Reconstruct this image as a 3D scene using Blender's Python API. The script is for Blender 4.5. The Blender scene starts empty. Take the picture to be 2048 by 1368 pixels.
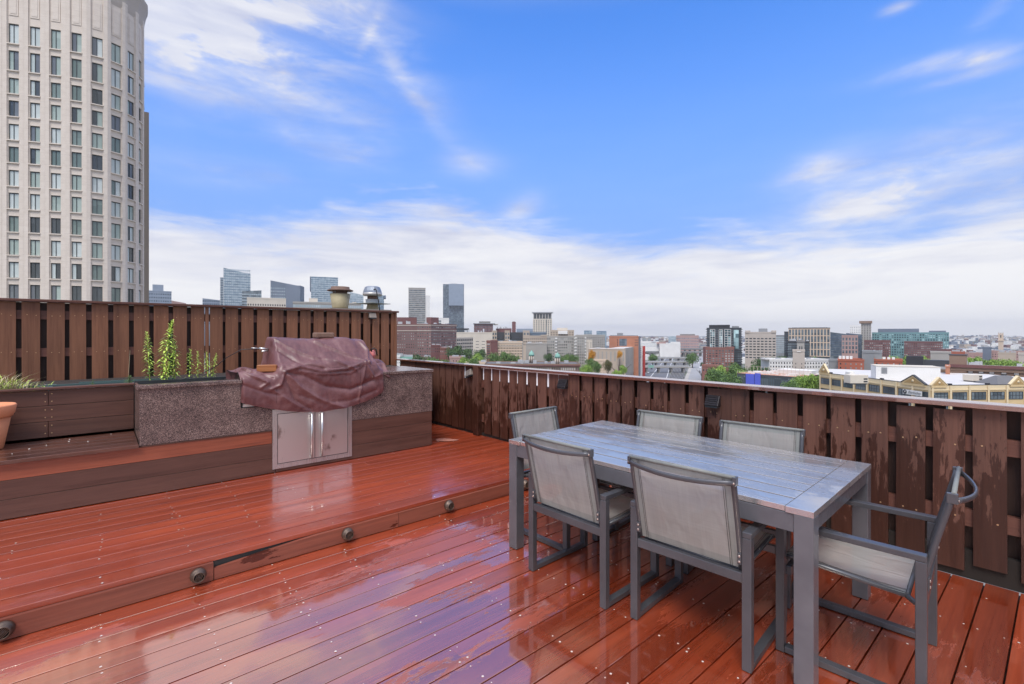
import bpy, bmesh, math, random
from mathutils import Vector, Matrix, noise
R = math.radians
rnd = random.Random(7)
sc = bpy.context.scene
# ---------------------------------------------------------------- camera
HC = 1.46
YAW = math.atan(1109 / 955.0)
S, C = math.sin(YAW), math.cos(YAW)
# YAW is the angle from the viewing axis to the board direction (+X); forward = (C', S')
FX, FY = 0.65253, 0.75776
cam = bpy.data.cameras.new('camera'); camo = bpy.data.objects.new('camera', cam)
sc.collection.objects.link(camo); sc.camera = camo
camo.location = (0, 0, HC)
camo.rotation_euler = (R(90), 0, -math.atan2(FX, FY))
cam.sensor_width = 36; cam.lens = 955 / 2048 * 36
cam.shift_y = -17 / 2048
cam.clip_start = 0.05; cam.clip_end = 40000
sc.view_settings.view_transform = 'Standard'; sc.view_settings.look = 'None'
sc.view_settings.exposure = 1.0; sc.view_settings.gamma = 1
sc.view_settings.use_curve_mapping = False
sc.render.resolution_x = 1024; sc.render.resolution_y = 684
sc.cycles.max_bounces = 8; sc.cycles.volume_bounces = 0
sc.cycles.transparent_max_bounces = 12
try:
    sc.cycles.use_denoising = True
except Exception: pass
def P(px, d):                       # a point of the plan, from a bearing and a distance ahead
    r = (px - 1024) / 955 * d
    return Vector((FX * d + FY * r, FY * d - FX * r))
def Zh(py, d): return HC + (667 - py) * d / 955
# ---------------------------------------------------------------- world: sky with clouds
SUN_AZ, SUN_EL = 240, 56
world = bpy.data.worlds.new('World'); sc.world = world; world.use_nodes = True
wn = world.node_tree; wn.nodes.clear()
class NT:
    def __init__(s, t): s.t = t
    def n(s, typ, **k):
        nd = s.t.nodes.new(typ)
        for a, v in k.items(): setattr(nd, a, v)
        return nd
    def l(s, a, b): s.t.links.new(a, b)
    def put(s, sock, v):
        if isinstance(v, bpy.types.NodeSocket): s.t.links.new(v, sock)
        elif v is not None: sock.default_value = v
    def m(s, op, a, b=None, c=None, clamp=False):
        nd = s.n('ShaderNodeMath', operation=op); nd.use_clamp = clamp
        s.put(nd.inputs[0], a); s.put(nd.inputs[1], b)
        if c is not None: s.put(nd.inputs[2], c)
        return nd.outputs[0]
    def vm(s, op, a, b=None):
        nd = s.n('ShaderNodeVectorMath', operation=op); s.put(nd.inputs[0], a)
        if b is not None: s.put(nd.inputs[1], b)
        return nd.outputs['Value'] if op in ('DOT_PRODUCT', 'LENGTH') else nd.outputs[0]
    def mix(s, f, a, b, mode='MIX'):
        nd = s.n('ShaderNodeMix', data_type='RGBA', blend_type=mode)
        s.put(nd.inputs[0], f); s.put(nd.inputs[6], a); s.put(nd.inputs[7], b)
        return nd.outputs[2]
    def noise(s, vec, scale, detail=4, rough=.55, dist=0, d4=None):
        nd = s.n('ShaderNodeTexNoise'); s.put(nd.inputs['Vector'], vec)
        nd.inputs['Scale'].default_value = scale; nd.inputs['Detail'].default_value = detail
        nd.inputs['Roughness'].default_value = rough; nd.inputs['Distortion'].default_value = dist
        return nd.outputs['Fac']
    def ramp(s, f, stops, interp='LINEAR'):
        nd = s.n('ShaderNodeValToRGB'); s.put(nd.inputs[0], f); e = nd.color_ramp.elements
        nd.color_ramp.interpolation = interp
        while len(e) < len(stops): e.new(.5)
        for i, (p, c) in enumerate(stops):
            e[i].position = p; e[i].color = (c, c, c, 1) if isinstance(c, (int, float)) else (*c, 1)
        return nd.outputs[0]
    def mr(s, v, a, b, c=0, d=1, smooth=True):
        nd = s.n('ShaderNodeMapRange'); nd.interpolation_type = 'SMOOTHSTEP' if smooth else 'LINEAR'
        s.put(nd.inputs[0], v)
        for i, x in enumerate((a, b, c, d)): nd.inputs[i + 1].default_value = x
        return nd.outputs[0]
    def mapping(s, vec, scale=(1, 1, 1), loc=(0, 0, 0), rot=(0, 0, 0)):
        nd = s.n('ShaderNodeMapping'); s.put(nd.inputs[0], vec)
        nd.inputs['Scale'].default_value = scale; nd.inputs['Rotation'].default_value = rot
        s.put(nd.inputs['Location'], loc)
        return nd.outputs[0]
w = NT(wn)
out = w.n('ShaderNodeOutputWorld'); bg = w.n('ShaderNodeBackground'); w.l(bg.outputs[0], out.inputs[0])
tc = w.n('ShaderNodeTexCoord'); dr = w.vm('NORMALIZE', tc.outputs['Generated'])
sky = w.n('ShaderNodeTexSky'); sky.sky_type = 'NISHITA'; sky.sun_disc = False
sky.sun_elevation = R(SUN_EL); sky.sun_rotation = R(SUN_AZ); sky.air_density = 1.0; sky.dust_density = .6; sky.ozone_density = 2.0
sep = w.n('ShaderNodeSeparateXYZ'); w.l(dr, sep.inputs[0]); X, Y, Z = sep.outputs
az = w.m('ARCTAN2', X, Y); el = w.m('ARCSINE', Z)
SKY_TINT = (0.36, 0.80, 1.42, 1)
blue = w.mix(1.0, sky.outputs[0], SKY_TINT, 'MULTIPLY')
air = w.mr(w.m('ARCSINE', w.n('ShaderNodeSeparateXYZ').outputs[2]) if False else el, R(38), R(5), .04, .90)
blue = w.mix(air, blue, tuple(q / .11 for q in (.125, .212, .435)) + (1,))
nz = w.mapping(dr, (1, 1, 3.4))
n1 = w.noise(nz, 3.2, 7, .58, .35); n2 = w.noise(nz, 9, 6, .6, .3); n3 = w.noise(w.mapping(dr, (1, 1, 7)), 5, 6, .6, .5)
mask = None
def blob(px, py, rx, ry, ang, amp):
    """an oval cloud area round one bearing and height; sizes in degrees"""
    global mask
    t = (px - 1024) / 955
    a0 = math.atan2(FX + FY * t, FY - FX * t)
    e0 = math.atan((667 - py) / 955 / math.sqrt(1 + t * t))
    da = w.m('SUBTRACT', az, a0); de = w.m('SUBTRACT', el, e0)
    ca, sa = math.cos(R(ang)), math.sin(R(ang))
    u = w.m('MULTIPLY', w.m('ADD', w.m('MULTIPLY', da, ca * math.cos(e0)), w.m('MULTIPLY', de, sa)), 1 / R(rx))
    v = w.m('MULTIPLY', w.m('SUBTRACT', w.m('MULTIPLY', de, ca), w.m('MULTIPLY', da, sa * math.cos(e0))), 1 / R(ry))
    g = w.m('EXPONENT', w.m('MULTIPLY', w.m('ADD', w.m('MULTIPLY', u, u), w.m('MULTIPLY', v, v)), -1))
    g = w.m('MULTIPLY', g, amp)
    mask = g if mask is None else w.m('ADD', mask, g)
blob(430, 78, 8.5, 3.6, -8, .95); blob(600, 5, 7, 3, -6, .75); blob(330, 40, 7, 5, 0, .6); blob(500, 60, 14, 7, -10, .15)
blob(800, 150, 6.5, .9, -50, .30); blob(735, 75, 2.2, .5, 62, .35); blob(840, 170, 6, 1.6, -48, .14)
blob(665, 292, 4.5, 1.5, -6, .5); blob(450, 345, 6, 1.2, 0, .3); blob(945, 325, 3, 1.3, 0, .3)
blob(1040, 418, 2.4, 1.2, 20, .55); blob(1635, 340, 3.2, 1.4, 10, .5)
blob(1860, 345, 9, 3.2, 12, .52); blob(1720, 420, 8, 1.8, 8, .45); blob(2010, 400, 6, 4, 0, .4)
blob(1845, 135, 3.2, .7, 0, .55); blob(1960, 118, 1.8, .5, 0, .7); blob(1990, 18, 1.2, .6, 30, .5); blob(1795, 15, 1, .4, 0, .5); blob(1940, 150, 3, .4, 0, .4); blob(700, 235, 5, 2, 0, .15)
# heavier cloud cover added out of the frame, for whiter fill light
over = w.mr(w.noise(nz, 1.5, 5, .55, .2), .36, .60, .45, .95)
out_az = w.m('ABSOLUTE', w.m('ARCTAN2', w.m('SINE', w.m('SUBTRACT', az, math.atan2(FX, FY))), w.m('COSINE', w.m('SUBTRACT', az, math.atan2(FX, FY)))))
away = w.m('MAXIMUM', w.mr(out_az, R(44), R(70)), w.mr(el, R(33), R(44)))
over = w.m('MULTIPLY', over, away)
wisp = w.m('MULTIPLY', mask, w.m('ADD', w.m('ADD', .30, w.m('MULTIPLY', w.mr(n1, .38, .68), .9)), w.m('MULTIPLY', w.mr(n2, .4, .7), .75)))
# bank of cloud near the horizon, with an uneven upper edge
edge = w.m('ADD', w.m('ADD', w.m('MULTIPLY', w.m('SUBTRACT', n1, .5), .18), w.m('MULTIPLY', w.m('SUBTRACT', n3, .5), .15)), w.m('SUBTRACT', w.m('ADD', R(10.2), w.m('MULTIPLY', w.m('EXPONENT', w.m('MULTIPLY', w.m('POWER', w.m('MULTIPLY', w.m('SUBTRACT', az, math.atan2(FX, FY) - .18), 1 / .26), 2), -1)), R(3.6))), el))
bank = w.mr(edge, -.045, .06)
veil = w.m('MULTIPLY', w.mr(el, R(34), R(8), 0, 1), .06)
cov = w.m('MAXIMUM', w.m('MAXIMUM', w.m('MINIMUM', wisp, .93), over), bank)
cov = w.m('MINIMUM', w.m('ADD', cov, w.m('MULTIPLY', veil, w.m('SUBTRACT', 1, cov))), .97)
shade = w.m('ADD', w.m('MULTIPLY', w.noise(w.mapping(dr, (1, 1, 6)), 3.5, 6, .6, .4), .8), w.m('MULTIPLY', w.mr(el, 0, R(14), 1, 0), .24))
ccol = w.ramp(shade, [(.26, (.285, .30, .385)), (.40, (.37, .38, .435)), (.50, (.43, .432, .46)), (.64, (.49, .487, .492))])
SKY_STR = 0.11
gain = w.m('MULTIPLY', w.mr(el, R(34), R(75), 1, 2.1), 1 / SKY_STR)  # cloud brightened towards the zenith as added fill light
cs = w.n('ShaderNodeVectorMath', operation='SCALE'); w.l(ccol, cs.inputs[0]); w.l(gain, cs.inputs['Scale'])
skyc = w.mix(cov, blue, cs.outputs[0])
w.l(skyc, bg.inputs[0]); bg.inputs[1].default_value = SKY_STR
# ---------------------------------------------------------------- sun (veiled, soft)
sun = bpy.data.lights.new('sun', 'SUN'); suno = bpy.data.objects.new('sun', sun); sc.collection.objects.link(suno)
sun.energy = 1.5; sun.angle = R(24); sun.color = (1, .95, .88)
# Sky Texture: direction of the sun, measured like the sky node does (0 = +Y, clockwise)
sa_, se_ = R(SUN_AZ), R(SUN_EL)
sd = Vector((math.sin(sa_) * math.cos(se_), math.cos(sa_) * math.cos(se_), math.sin(se_)))
suno.rotation_euler = (-sd).to_track_quat('-Z', 'Y').to_euler()

# ---------------------------------------------------------------- object helpers
LINK = sc.collection.objects.link
def props(o, label=None, cat=None, group=None, kind=None):
    for k, v in (('label', label), ('category', cat), ('group', group), ('kind', kind)):
        if v: o[k] = v
    return o
def empty(name, loc=(0, 0, 0), rz=0, **k):
    o = bpy.data.objects.new(name, None); LINK(o); o.location = loc; o.rotation_euler[2] = rz
    o.empty_display_size = .2
    return props(o, **k)
class MB:
    """collects faces; build() links them as one mesh object"""
    def __init__(s): s.v, s.f, s.mi, s.sm = [], [], [], []
    def quadbox(s, pts, m=0):       # 8 points: bottom 4 ccw, top 4 ccw
        b = len(s.v); s.v += [tuple(p) for p in pts]
        for f in ((3, 2, 1, 0), (4, 5, 6, 7), (0, 1, 5, 4), (1, 2, 6, 5), (2, 3, 7, 6), (3, 0, 4, 7)):
            s.f.append(tuple(b + i for i in f)); s.mi.append(m); s.sm.append(False)
    def box(s, x0, x1, y0, y1, z0, z1, m=0, M=None):
        p = [Vector(q) for q in ((x0, y0, z0), (x1, y0, z0), (x1, y1, z0), (x0, y1, z0), (x0, y0, z1), (x1, y0, z1), (x1, y1, z1), (x0, y1, z1))]
        if M is not None: p = [M @ q for q in p]
        s.quadbox(p, m); return s
    def face(s, pts, m=0, smooth=False):
        b = len(s.v); s.v += [tuple(p) for p in pts]; s.f.append(tuple(range(b, b + len(pts)))); s.mi.append(m); s.sm.append(smooth)
    def prism(s, poly, z0, z1, m=0, mtop=None):
        b = len(s.v); n = len(poly)
        s.v += [(p[0], p[1], z0) for p in poly] + [(p[0], p[1], z1) for p in poly]
        s.f.append(tuple(b + n - 1 - i for i in range(n))); s.mi.append(m); s.sm.append(False)
        s.f.append(tuple(b + n + i for i in range(n))); s.mi.append(m if mtop is None else mtop); s.sm.append(False)
        for i in range(n):
            j = (i + 1) % n; s.f.append((b + i, b + j, b + n + j, b + n + i)); s.mi.append(m); s.sm.append(False)
    def tube(s, pts, r, n=8, m=0, cap=True, ry=None):
        pts = [Vector(p) for p in pts]; b = len(s.v); rr = r if isinstance(r, (list, tuple)) else [r] * len(pts)
        up = Vector((0, 0, 1))
        for i, p in enumerate(pts):
            t = (pts[min(i + 1, len(pts) - 1)] - pts[max(i - 1, 0)]).normalized()
            a = t.cross(up)
            if a.length < .05: a = t.cross(Vector((0, 1, 0)))
            a.normalize(); c = a.cross(t)
            for k in range(n):
                th = 2 * math.pi * (k + .5) / n
                s.v.append(tuple(p + a * rr[i] * math.cos(th) + c * (ry or rr[i]) * math.sin(th)))
        for i in range(len(pts) - 1):
            for k in range(n):
                a0 = b + i * n + k; a1 = b + i * n + (k + 1) % n
                s.f.append((a0, a1, a1 + n, a0 + n)); s.mi.append(m); s.sm.append(n > 4)
        if cap:
            s.f.append(tuple(b + k for k in range(n))[::-1]); s.mi.append(m); s.sm.append(False)
            s.f.append(tuple(b + (len(pts) - 1) * n + k for k in range(n))); s.mi.append(m); s.sm.append(False)
    def lathe(s, prof, n=24, m=0, M=None, smooth=True):
        b = len(s.v)
        for (r, z) in prof:
            for k in range(n):
                p = Vector((r * math.cos(2 * math.pi * k / n), r * math.sin(2 * math.pi * k / n), z))
                s.v.append(tuple(M @ p if M is not None else p))
        for i in range(len(prof) - 1):
            for k in range(n):
                a0 = b + i * n + k; a1 = b + i * n + (k + 1) % n
                s.f.append((a0, a1, a1 + n, a0 + n)); s.mi.append(m); s.sm.append(smooth)
        for i, rev in ((0, True), (len(prof) - 1, False)):
            if prof[i][0] > 1e-4:
                t = tuple(b + i * n + k for k in range(n)); s.f.append(t[::-1] if rev else t); s.mi.append(m); s.sm.append(False)
    def mesh(s, name, mats):
        me = bpy.data.meshes.new(name); me.from_pydata(s.v, [], s.f)
        for mt in (mats if isinstance(mats, (list, tuple)) else [mats]): me.materials.append(mt)
        me.polygons.foreach_set('material_index', s.mi); me.polygons.foreach_set('use_smooth', s.sm)
        me.update(); return me
    def build(s, name, mats, parent=None, bevel=0, seg=2, loc=None, rz=None, **k):
        return place(name, s.mesh(name, mats), parent, bevel, seg, loc, rz, **k)
def place(name, me, parent=None, bevel=0, seg=2, loc=None, rz=None, **k):
    o = bpy.data.objects.new(name, me); LINK(o)
    if parent: o.parent = parent
    if loc is not None: o.location = loc
    if rz is not None: o.rotation_euler[2] = rz
    if bevel:
        b = o.modifiers.new('bevel', 'BEVEL'); b.width = bevel; b.segments = seg; b.limit_method = 'ANGLE'; b.harden_normals = False
    return props(o, **k)
def copy_tree(o, parent=None):
    c = o.copy(); LINK(c)
    if parent: c.parent = parent
    for ch in list(o.children): copy_tree(ch, c)
    return c
# ---------------------------------------------------------------- materials
def newmat(name):
    m = bpy.data.materials.new(name); m.use_nodes = True; t = NT(m.node_tree)
    b = m.node_tree.nodes['Principled BSDF']; return m, t, b
def bump(t, b, h, strength=.3, dist=.01, sock='Normal'):
    nd = t.n('ShaderNodeBump'); t.put(nd.inputs['Height'], h); nd.inputs['Strength'].default_value = strength
    nd.inputs['Distance'].default_value = dist; t.l(nd.outputs[0], b.inputs[sock]); return nd.outputs[0]
def ocoord(t, rand=True):
    tcn = t.n('ShaderNodeTexCoord'); oi = t.n('ShaderNodeObjectInfo')
    if not rand: return tcn.outputs['Object'], oi.outputs['Random']
    cmb = t.n('ShaderNodeCombineXYZ')
    for i, k in enumerate((37, 71, 13)): t.l(t.m('MULTIPLY', oi.outputs['Random'], k), cmb.inputs[i])
    return t.vm('ADD', tcn.outputs['Object'], cmb.outputs[0]), oi.outputs['Random']
def simple(name, col, rough=.6, metal=0, var=.25, scale=3, bmp=.1, spec=.5, rand=.15, detail=5):
    """plain paint, metal, plaster...: colour with soft mottling and grain"""
    m, t, b = newmat(name); v, rd = ocoord(t)
    n = t.noise(v, scale, detail, .6); k = t.m('ADD', t.m('MULTIPLY', t.m('SUBTRACT', n, .5), 2 * var), 1)
    k = t.m('MULTIPLY', k, t.m('ADD', 1 - rand / 2, t.m('MULTIPLY', rd, rand)))
    sc_ = t.n('ShaderNodeVectorMath', operation='SCALE'); sc_.inputs[0].default_value = col; t.l(k, sc_.inputs['Scale'])
    t.l(sc_.outputs[0], b.inputs['Base Color'])
    b.inputs['Roughness'].default_value = rough; b.inputs['Metallic'].default_value = metal
    b.inputs['Specular IOR Level'].default_value = spec
    t.l(t.m('ADD', rough - .08, t.m('MULTIPLY', t.noise(v, scale * 3, 3), .16)), b.inputs['Roughness'])
    if bmp: bump(t, b, t.noise(v, scale * 12, 4), bmp, .01)
    return m
def wood(name, dark, light, axis='x', rough=.45, wet=0.0, wetcol=None, grain=1.0, rand=.35, spec=.5, drip=None, coat=0):
    m, t, b = newmat(name); v, rd = ocoord(t)
    st = {'x': (1.2, 26, 26), 'y': (26, 1.2, 26), 'z': (26, 26, 1.2)}[axis]
    g1 = t.noise(t.mapping(v, tuple(q * .35 * grain for q in st)), 1.6, 6, .62, .6)
    g2 = t.noise(t.mapping(v, tuple(q * 2.2 * grain for q in st)), 1.8, 4, .6)
    f = t.m('ADD', t.m('MULTIPLY', g1, .75), t.m('MULTIPLY', g2, .35))
    col = t.ramp(f, [(.36, dark), (.5, tuple((a + c_) / 2 for a, c_ in zip(dark, light))), (.68, light)])
    k = t.m('ADD', 1 - rand / 2, t.m('MULTIPLY', rd, rand))
    blot = t.m('ADD', .82, t.m('MULTIPLY', t.noise(v, 1.7, 4, .6), .36))
    sc_ = t.n('ShaderNodeVectorMath', operation='SCALE'); t.l(col, sc_.inputs[0]); t.l(t.m('MULTIPLY', k, blot), sc_.inputs['Scale'])
    colr = sc_.outputs[0]; rgh = t.m('ADD', rough - .12, t.m('MULTIPLY', g1, .24))
    if drip:                        # dark runs of rain water with ragged edges
        sx = {'x': (3, 14, 14), 'y': (14, 3, 14), 'z': (26, 26, 5.5)}[axis]
        dn = t.noise(t.mapping(v, sx), 1.0, 7, .68, .3); big = t.noise(t.mapping(v, (2, 2, 1.2)), 1.0, 3, .5)
        tcn = t.n('ShaderNodeTexCoord'); sp = t.n('ShaderNodeSeparateXYZ'); t.l(tcn.outputs['Object'], sp.inputs[0])
        hgt = t.mr(sp.outputs[2], drip[0], drip[1], 0, drip[3], False)
        thr = t.m('ADD', t.m('ADD', t.m('MULTIPLY', dn, 1.0), t.m('MULTIPLY', big, .55)), hgt)
        wm = t.mr(thr, drip[2], drip[2] + .035)
        colr = t.mix(wm, colr, t.mix(1, colr, wetcol, 'MULTIPLY')); rgh = t.m('ADD', rgh, t.m('MULTIPLY', wm, -.22))
    t.l(colr, b.inputs['Base Color']); t.l(rgh, b.inputs['Roughness']); b.inputs['Specular IOR Level'].default_value = spec
    if coat: b.inputs['Coat Weight'].default_value = coat; b.inputs['Coat Roughness'].default_value = .12
    bump(t, b, t.m('ADD', g2, t.m('MULTIPLY', g1, .6)), .25, .003)
    return m
def wetfilm(name, dark, light, axis, ior=2.3, cover=(.44, .50), base_rough=.3, metal=0, scale=1.0, hazy=.16, stretch=3.0, rand=.22, rip=1.0, dull=.55, tint=(1, 1, 1)):
    """surface under a broken film of rain water: mirror-like pools, rougher damp areas between them"""
    m, t, b = newmat(name); v, rd = ocoord(t)
    tcn = t.n('ShaderNodeTexCoord'); geo = t.n('ShaderNodeNewGeometry'); wv = geo.outputs['Position']
    st = {'x': (1.2, 26, 26), 'y': (26, 1.2, 26), 'z': (26, 26, 1.2)}[axis]
    g1 = t.noise(t.mapping(v, tuple(q * .3 for q in st)), 1.6, 6, .62, .5); g2 = t.noise(t.mapping(v, tuple(q * 2.4 for q in st)), 1.8, 4, .6)
    col = t.ramp(t.m('ADD', t.m('MULTIPLY', g1, .75), t.m('MULTIPLY', g2, .3)), [(.36, dark), (.66, light)])
    k = t.m('ADD', 1 - rand / 2, t.m('MULTIPLY', rd, rand))
    sc_ = t.n('ShaderNodeVectorMath', operation='SCALE'); t.l(col, sc_.inputs[0]); t.l(k, sc_.inputs['Scale'])
    t.l(sc_.outputs[0], b.inputs['Base Color']); b.inputs['Roughness'].default_value = base_rough; b.inputs['Metallic'].default_value = metal
    sx = (1, stretch, 1) if axis == 'x' else (stretch, 1, 1)
    a = t.noise(t.mapping(wv, tuple(q * scale for q in sx)), .9, 3, .5, .2)
    c = t.noise(t.mapping(wv, tuple(q * scale for q in (sx[0] * 3, sx[1] * 4, 4))), 2.2, 7, .72, .4)
    pool = t.m('ADD', t.m('MULTIPLY', a, .68), t.m('MULTIPLY', c, .32))
    pm = t.mr(pool, cover[0], cover[1])
    gl = t.n('ShaderNodeBsdfGlossy'); gl.inputs['Color'].default_value = (*tint, 1)
    t.l(t.m('ADD', hazy, t.m('MULTIPLY', pm, .06 - hazy)), gl.inputs['Roughness'])
    fr = t.n('ShaderNodeFresnel'); fr.inputs['IOR'].default_value = ior
    h1 = t.noise(wv, 34, 3, .6); hh = t.m('ADD', t.m('MULTIPLY', t.m('SUBTRACT', 1, pm), t.m('ADD', t.m('MULTIPLY', g2, .5), t.m('MULTIPLY', h1, .5))), t.m('MULTIPLY', t.noise(wv, 9, 2, .5), .35 * rip))
    bn = bump(t, gl, hh, .30, .0035); t.l(bn, fr.inputs['Normal']); bump(t, b, g2, .2, .002)
    fac = t.m('MULTIPLY', fr.outputs[0], t.m('ADD', dull, t.m('MULTIPLY', pm, 1 - dull)))
    mx = t.n('ShaderNodeMixShader'); t.l(fac, mx.inputs[0]); t.l(b.outputs[0], mx.inputs[1]); t.l(gl.outputs[0], mx.inputs[2])
    t.l(mx.outputs[0], m.node_tree.nodes['Material Output'].inputs[0])
    return m
M_DECK = wetfilm('wet_red_decking', (.22, .028, .009), (.40, .066, .022), 'x', ior=4.6, cover=(.428, .452), hazy=.38, dull=.42, rand=.42, tint=(1, .84, .70))
M_DECKUP = wetfilm('wet_red_decking_upper', (.22, .028, .009), (.40, .066, .022), 'x', ior=2.1, cover=(.42, .50), hazy=.16)
M_BENCHTOP = wetfilm('wet_brown_bench_boards', (.055, .020, .012), (.13, .045, .026), 'x', ior=1.55, cover=(.4, .5), hazy=.2)
M_CAPWET = wetfilm('wet_brown_rail_cap', (.10, .03, .02), (.18, .06, .035), 'y', ior=3.2, cover=(.30, .4), hazy=.22)
M_SLATL = wood('brown_stained_slat', (.125, .044, .020), (.255, .105, .052), 'z', rough=.55, rand=.22, grain=.8)
M_SLATR = wood('rain_streaked_slat', (.060, .023, .015), (.138, .060, .040), 'z', rough=.6, rand=.4, drip=(1.0, .1, .90, .34), wetcol=(.42, .34, .30, 1), grain=.8)
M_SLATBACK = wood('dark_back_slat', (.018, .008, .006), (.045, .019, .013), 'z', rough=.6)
M_RAIL = wood('brown_rail', (.085, .030, .02), (.16, .062, .042), 'x', rough=.55)
M_RAILY = wood('brown_rail_along_y', (.085, .028, .02), (.15, .055, .038), 'y', rough=.55)
M_BROWN = wood('brown_facing_board', (.068, .026, .017), (.130, .055, .037), 'x', rough=.5, rand=.22)
M_REDBOARD = wood('fresh_red_board', (.085, .016, .009), (.36, .100, .050), 'x', rough=.35, rand=.1, grain=.5)
M_FASCIA = wood('worn_step_fascia', (.10, .024, .014), (.27, .078, .046), 'x', rough=.45, rand=.3, grain=.5, drip=(.2, .0, 1.02, .1), wetcol=(.35, .25, .22, 1), coat=.3)
M_DARKWOOD = simple('dark_substructure', (.012, .008, .006), .8, bmp=0)
M_SCREW = simple('bright_screw_head', (.66, .58, .52), .25, .0, .1, bmp=0)
M_BRASS = simple('brassy_screw_head', (.55, .36, .20), .3, .6, .1, bmp=0)
def chipped():
    m, t, b = newmat('speckled_granite'); v, rd = ocoord(t, False)
    vo = t.n('ShaderNodeTexVoronoi'); t.l(v, vo.inputs['Vector']); vo.inputs['Scale'].default_value = 250; vo.inputs['Randomness'].default_value = 1
    sp = t.n('ShaderNodeSeparateColor'); t.l(vo.outputs['Color'], sp.inputs[0])
    cl = t.noise(v, 6, 5, .6); f = t.m('ADD', sp.outputs[0], t.m('MULTIPLY', t.m('SUBTRACT', cl, .5), .8))
    col = t.ramp(f, [(.0, (.035, .026, .026)), (.35, (.100, .066, .062)), (.62, (.175, .120, .105)), (.85, (.27, .18, .155)), (1., (.38, .28, .24))])
    fine = t.ramp(t.noise(v, 330, 2, .5), [(.35, .55), (.65, 1.25)])
    col = t.mix(1, col, fine, 'MULTIPLY'); t.l(col, b.inputs['Base Color']); b.inputs['Roughness'].default_value = .22
    b.inputs['Specular IOR Level'].default_value = .5
    return m
M_GRANITE = chipped()
def steel(name, col=(.50, .47, .45), rough=.34, stain=True, axis='z'):
    m, t, b = newmat(name); v, rd = ocoord(t)
    br = t.noise(t.mapping(v, (90, 90, 2) if axis == 'z' else (2, 90, 90)), 2, 3, .6)
    b.inputs['Metallic'].default_value = .85
    c0 = t.mix(t.mr(t.noise(t.mapping(v, (7, 7, 4)), 1.1, 4, .6), .58, .74, 0, .7 if stain else .1), (*col, 1), (.17, .095, .07, 1))
    t.l(c0, b.inputs['Base Color']); t.l(t.m('ADD', rough - .06, t.m('MULTIPLY', br, .14)), b.inputs['Roughness'])
    bump(t, b, br, .05, .001); return m
M_STEEL = steel('stained_brushed_steel', (.70, .67, .64), .30); M_STEELC = steel('clean_brushed_steel', (.62, .61, .59), .28, False)
def coverm():
    m, t, b = newmat('maroon_vinyl_cover'); v, rd = ocoord(t, False)
    n = t.noise(v, 5, 6, .65, .5); d = t.noise(v, 60, 4, .7)
    col = t.ramp(t.m('ADD', t.m('MULTIPLY', n, .8), t.m('MULTIPLY', d, .2)), [(.32, (.080, .021, .022)), (.5, (.140, .046, .046)), (.66, (.205, .096, .092))])
    t.l(col, b.inputs['Base Color']); t.l(t.m('ADD', .36, t.m('MULTIPLY', n, .3)), b.inputs['Roughness'])
    b.inputs['Specular IOR Level'].default_value = .75
    b.inputs['Coat Weight'].default_value = .15; b.inputs['Coat Roughness'].default_value = .25
    bump(t, b, t.m('ADD', t.m('MULTIPLY', d, .3), t.noise(v, 17, 4, .6, .6)), .35, .006); return m
M_COVER = coverm()
M_TERRA = simple('pale_terracotta', (.74, .29, .14), .7, 0, .18, 9, .15)
M_BRICKTOP = simple('weathered_brick', (.20, .12, .085), .75, 0, .4, 22, .4)
M_BLOCK = wood('orange_wood_block', (.22, .07, .02), (.45, .18, .06), 'x', rough=.5)
M_BLACK = simple('black_plastic', (.015, .015, .016), .35, bmp=.05)
M_PINK = simple('pink_plastic', (.6, .18, .17), .45, bmp=.1)
M_LEAFW = simple('fresh_weed_leaf', (.55, .70, .13), .5, 0, .35, 6, 0, rand=.3)
M_LEAFW2 = simple('dull_weed_leaf', (.09, .16, .04), .5, 0, .35, 6, 0)
M_DRY = simple('dry_grass', (.46, .38, .24), .7, 0, .3, 9, 0)
M_SOIL = simple('planter_soil', (.045, .035, .030), .9, 0, .6, 25, .8)
M_TEAL = simple('teal_plastic_edging', (.075, .13, .125), .4, 0, .3, 8)
M_LINER = simple('dark_planter_liner', (.03, .035, .035), .5, 0, .3, 8)
M_STONE = simple('grey_pebbles', (.30, .27, .25), .6, 0, .5, 30, .2)
M_LAMPBR = simple('corroded_brass_lamp_ring', (.12, .085, .065), .45, .6, .4, 12, .2)
M_LENS = simple('dark_lamp_lens', (.03, .035, .04), .12, 0, .3, 20, .1)
M_WALLLAMP = simple('dark_bronze_lamp', (.045, .042, .048), .3, .4, .2, 12, .1)
M_WALLLAMPL = simple('pale_weathered_lamp', (.36, .31, .27), .4, .2, .2, 12, .1)
def framem(name='grey_powder_coated_metal', k_=1.0):
    m, t, b = newmat(name); v, rd = ocoord(t)
    n = t.noise(v, 3, 4, .6); dp = t.noise(t.mapping(v, (60, 60, 34)), 1, 3, .6)
    col = t.ramp(n, [(.3, tuple(q * k_ for q in (.055, .056, .064))), (.7, tuple(q * k_ for q in (.088, .089, .099)))])
    t.l(col, b.inputs['Base Color']); t.l(t.m('SUBTRACT', .46, t.m('MULTIPLY', t.mr(dp, .5, .62), .08)), b.inputs['Roughness'])
    b.inputs['Metallic'].default_value = .25; b.inputs['Coat Weight'].default_value = .5; b.inputs['Coat Roughness'].default_value = .15
    bump(t, b, t.mr(dp, .54, .70), .07, .001); return m
M_FRAME = framem(); M_FRAMET = framem('lighter_grey_table_metal', 1.7)
M_TABLE = wetfilm('wet_grey_table_slat', (.23, .23, .235), (.30, .30, .305), 'y', ior=8.0, cover=(.44, .56), hazy=.30, dull=.85, tint=(1, .90, .80), base_rough=.4, scale=2.2, rip=.25, rand=.1)
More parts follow.
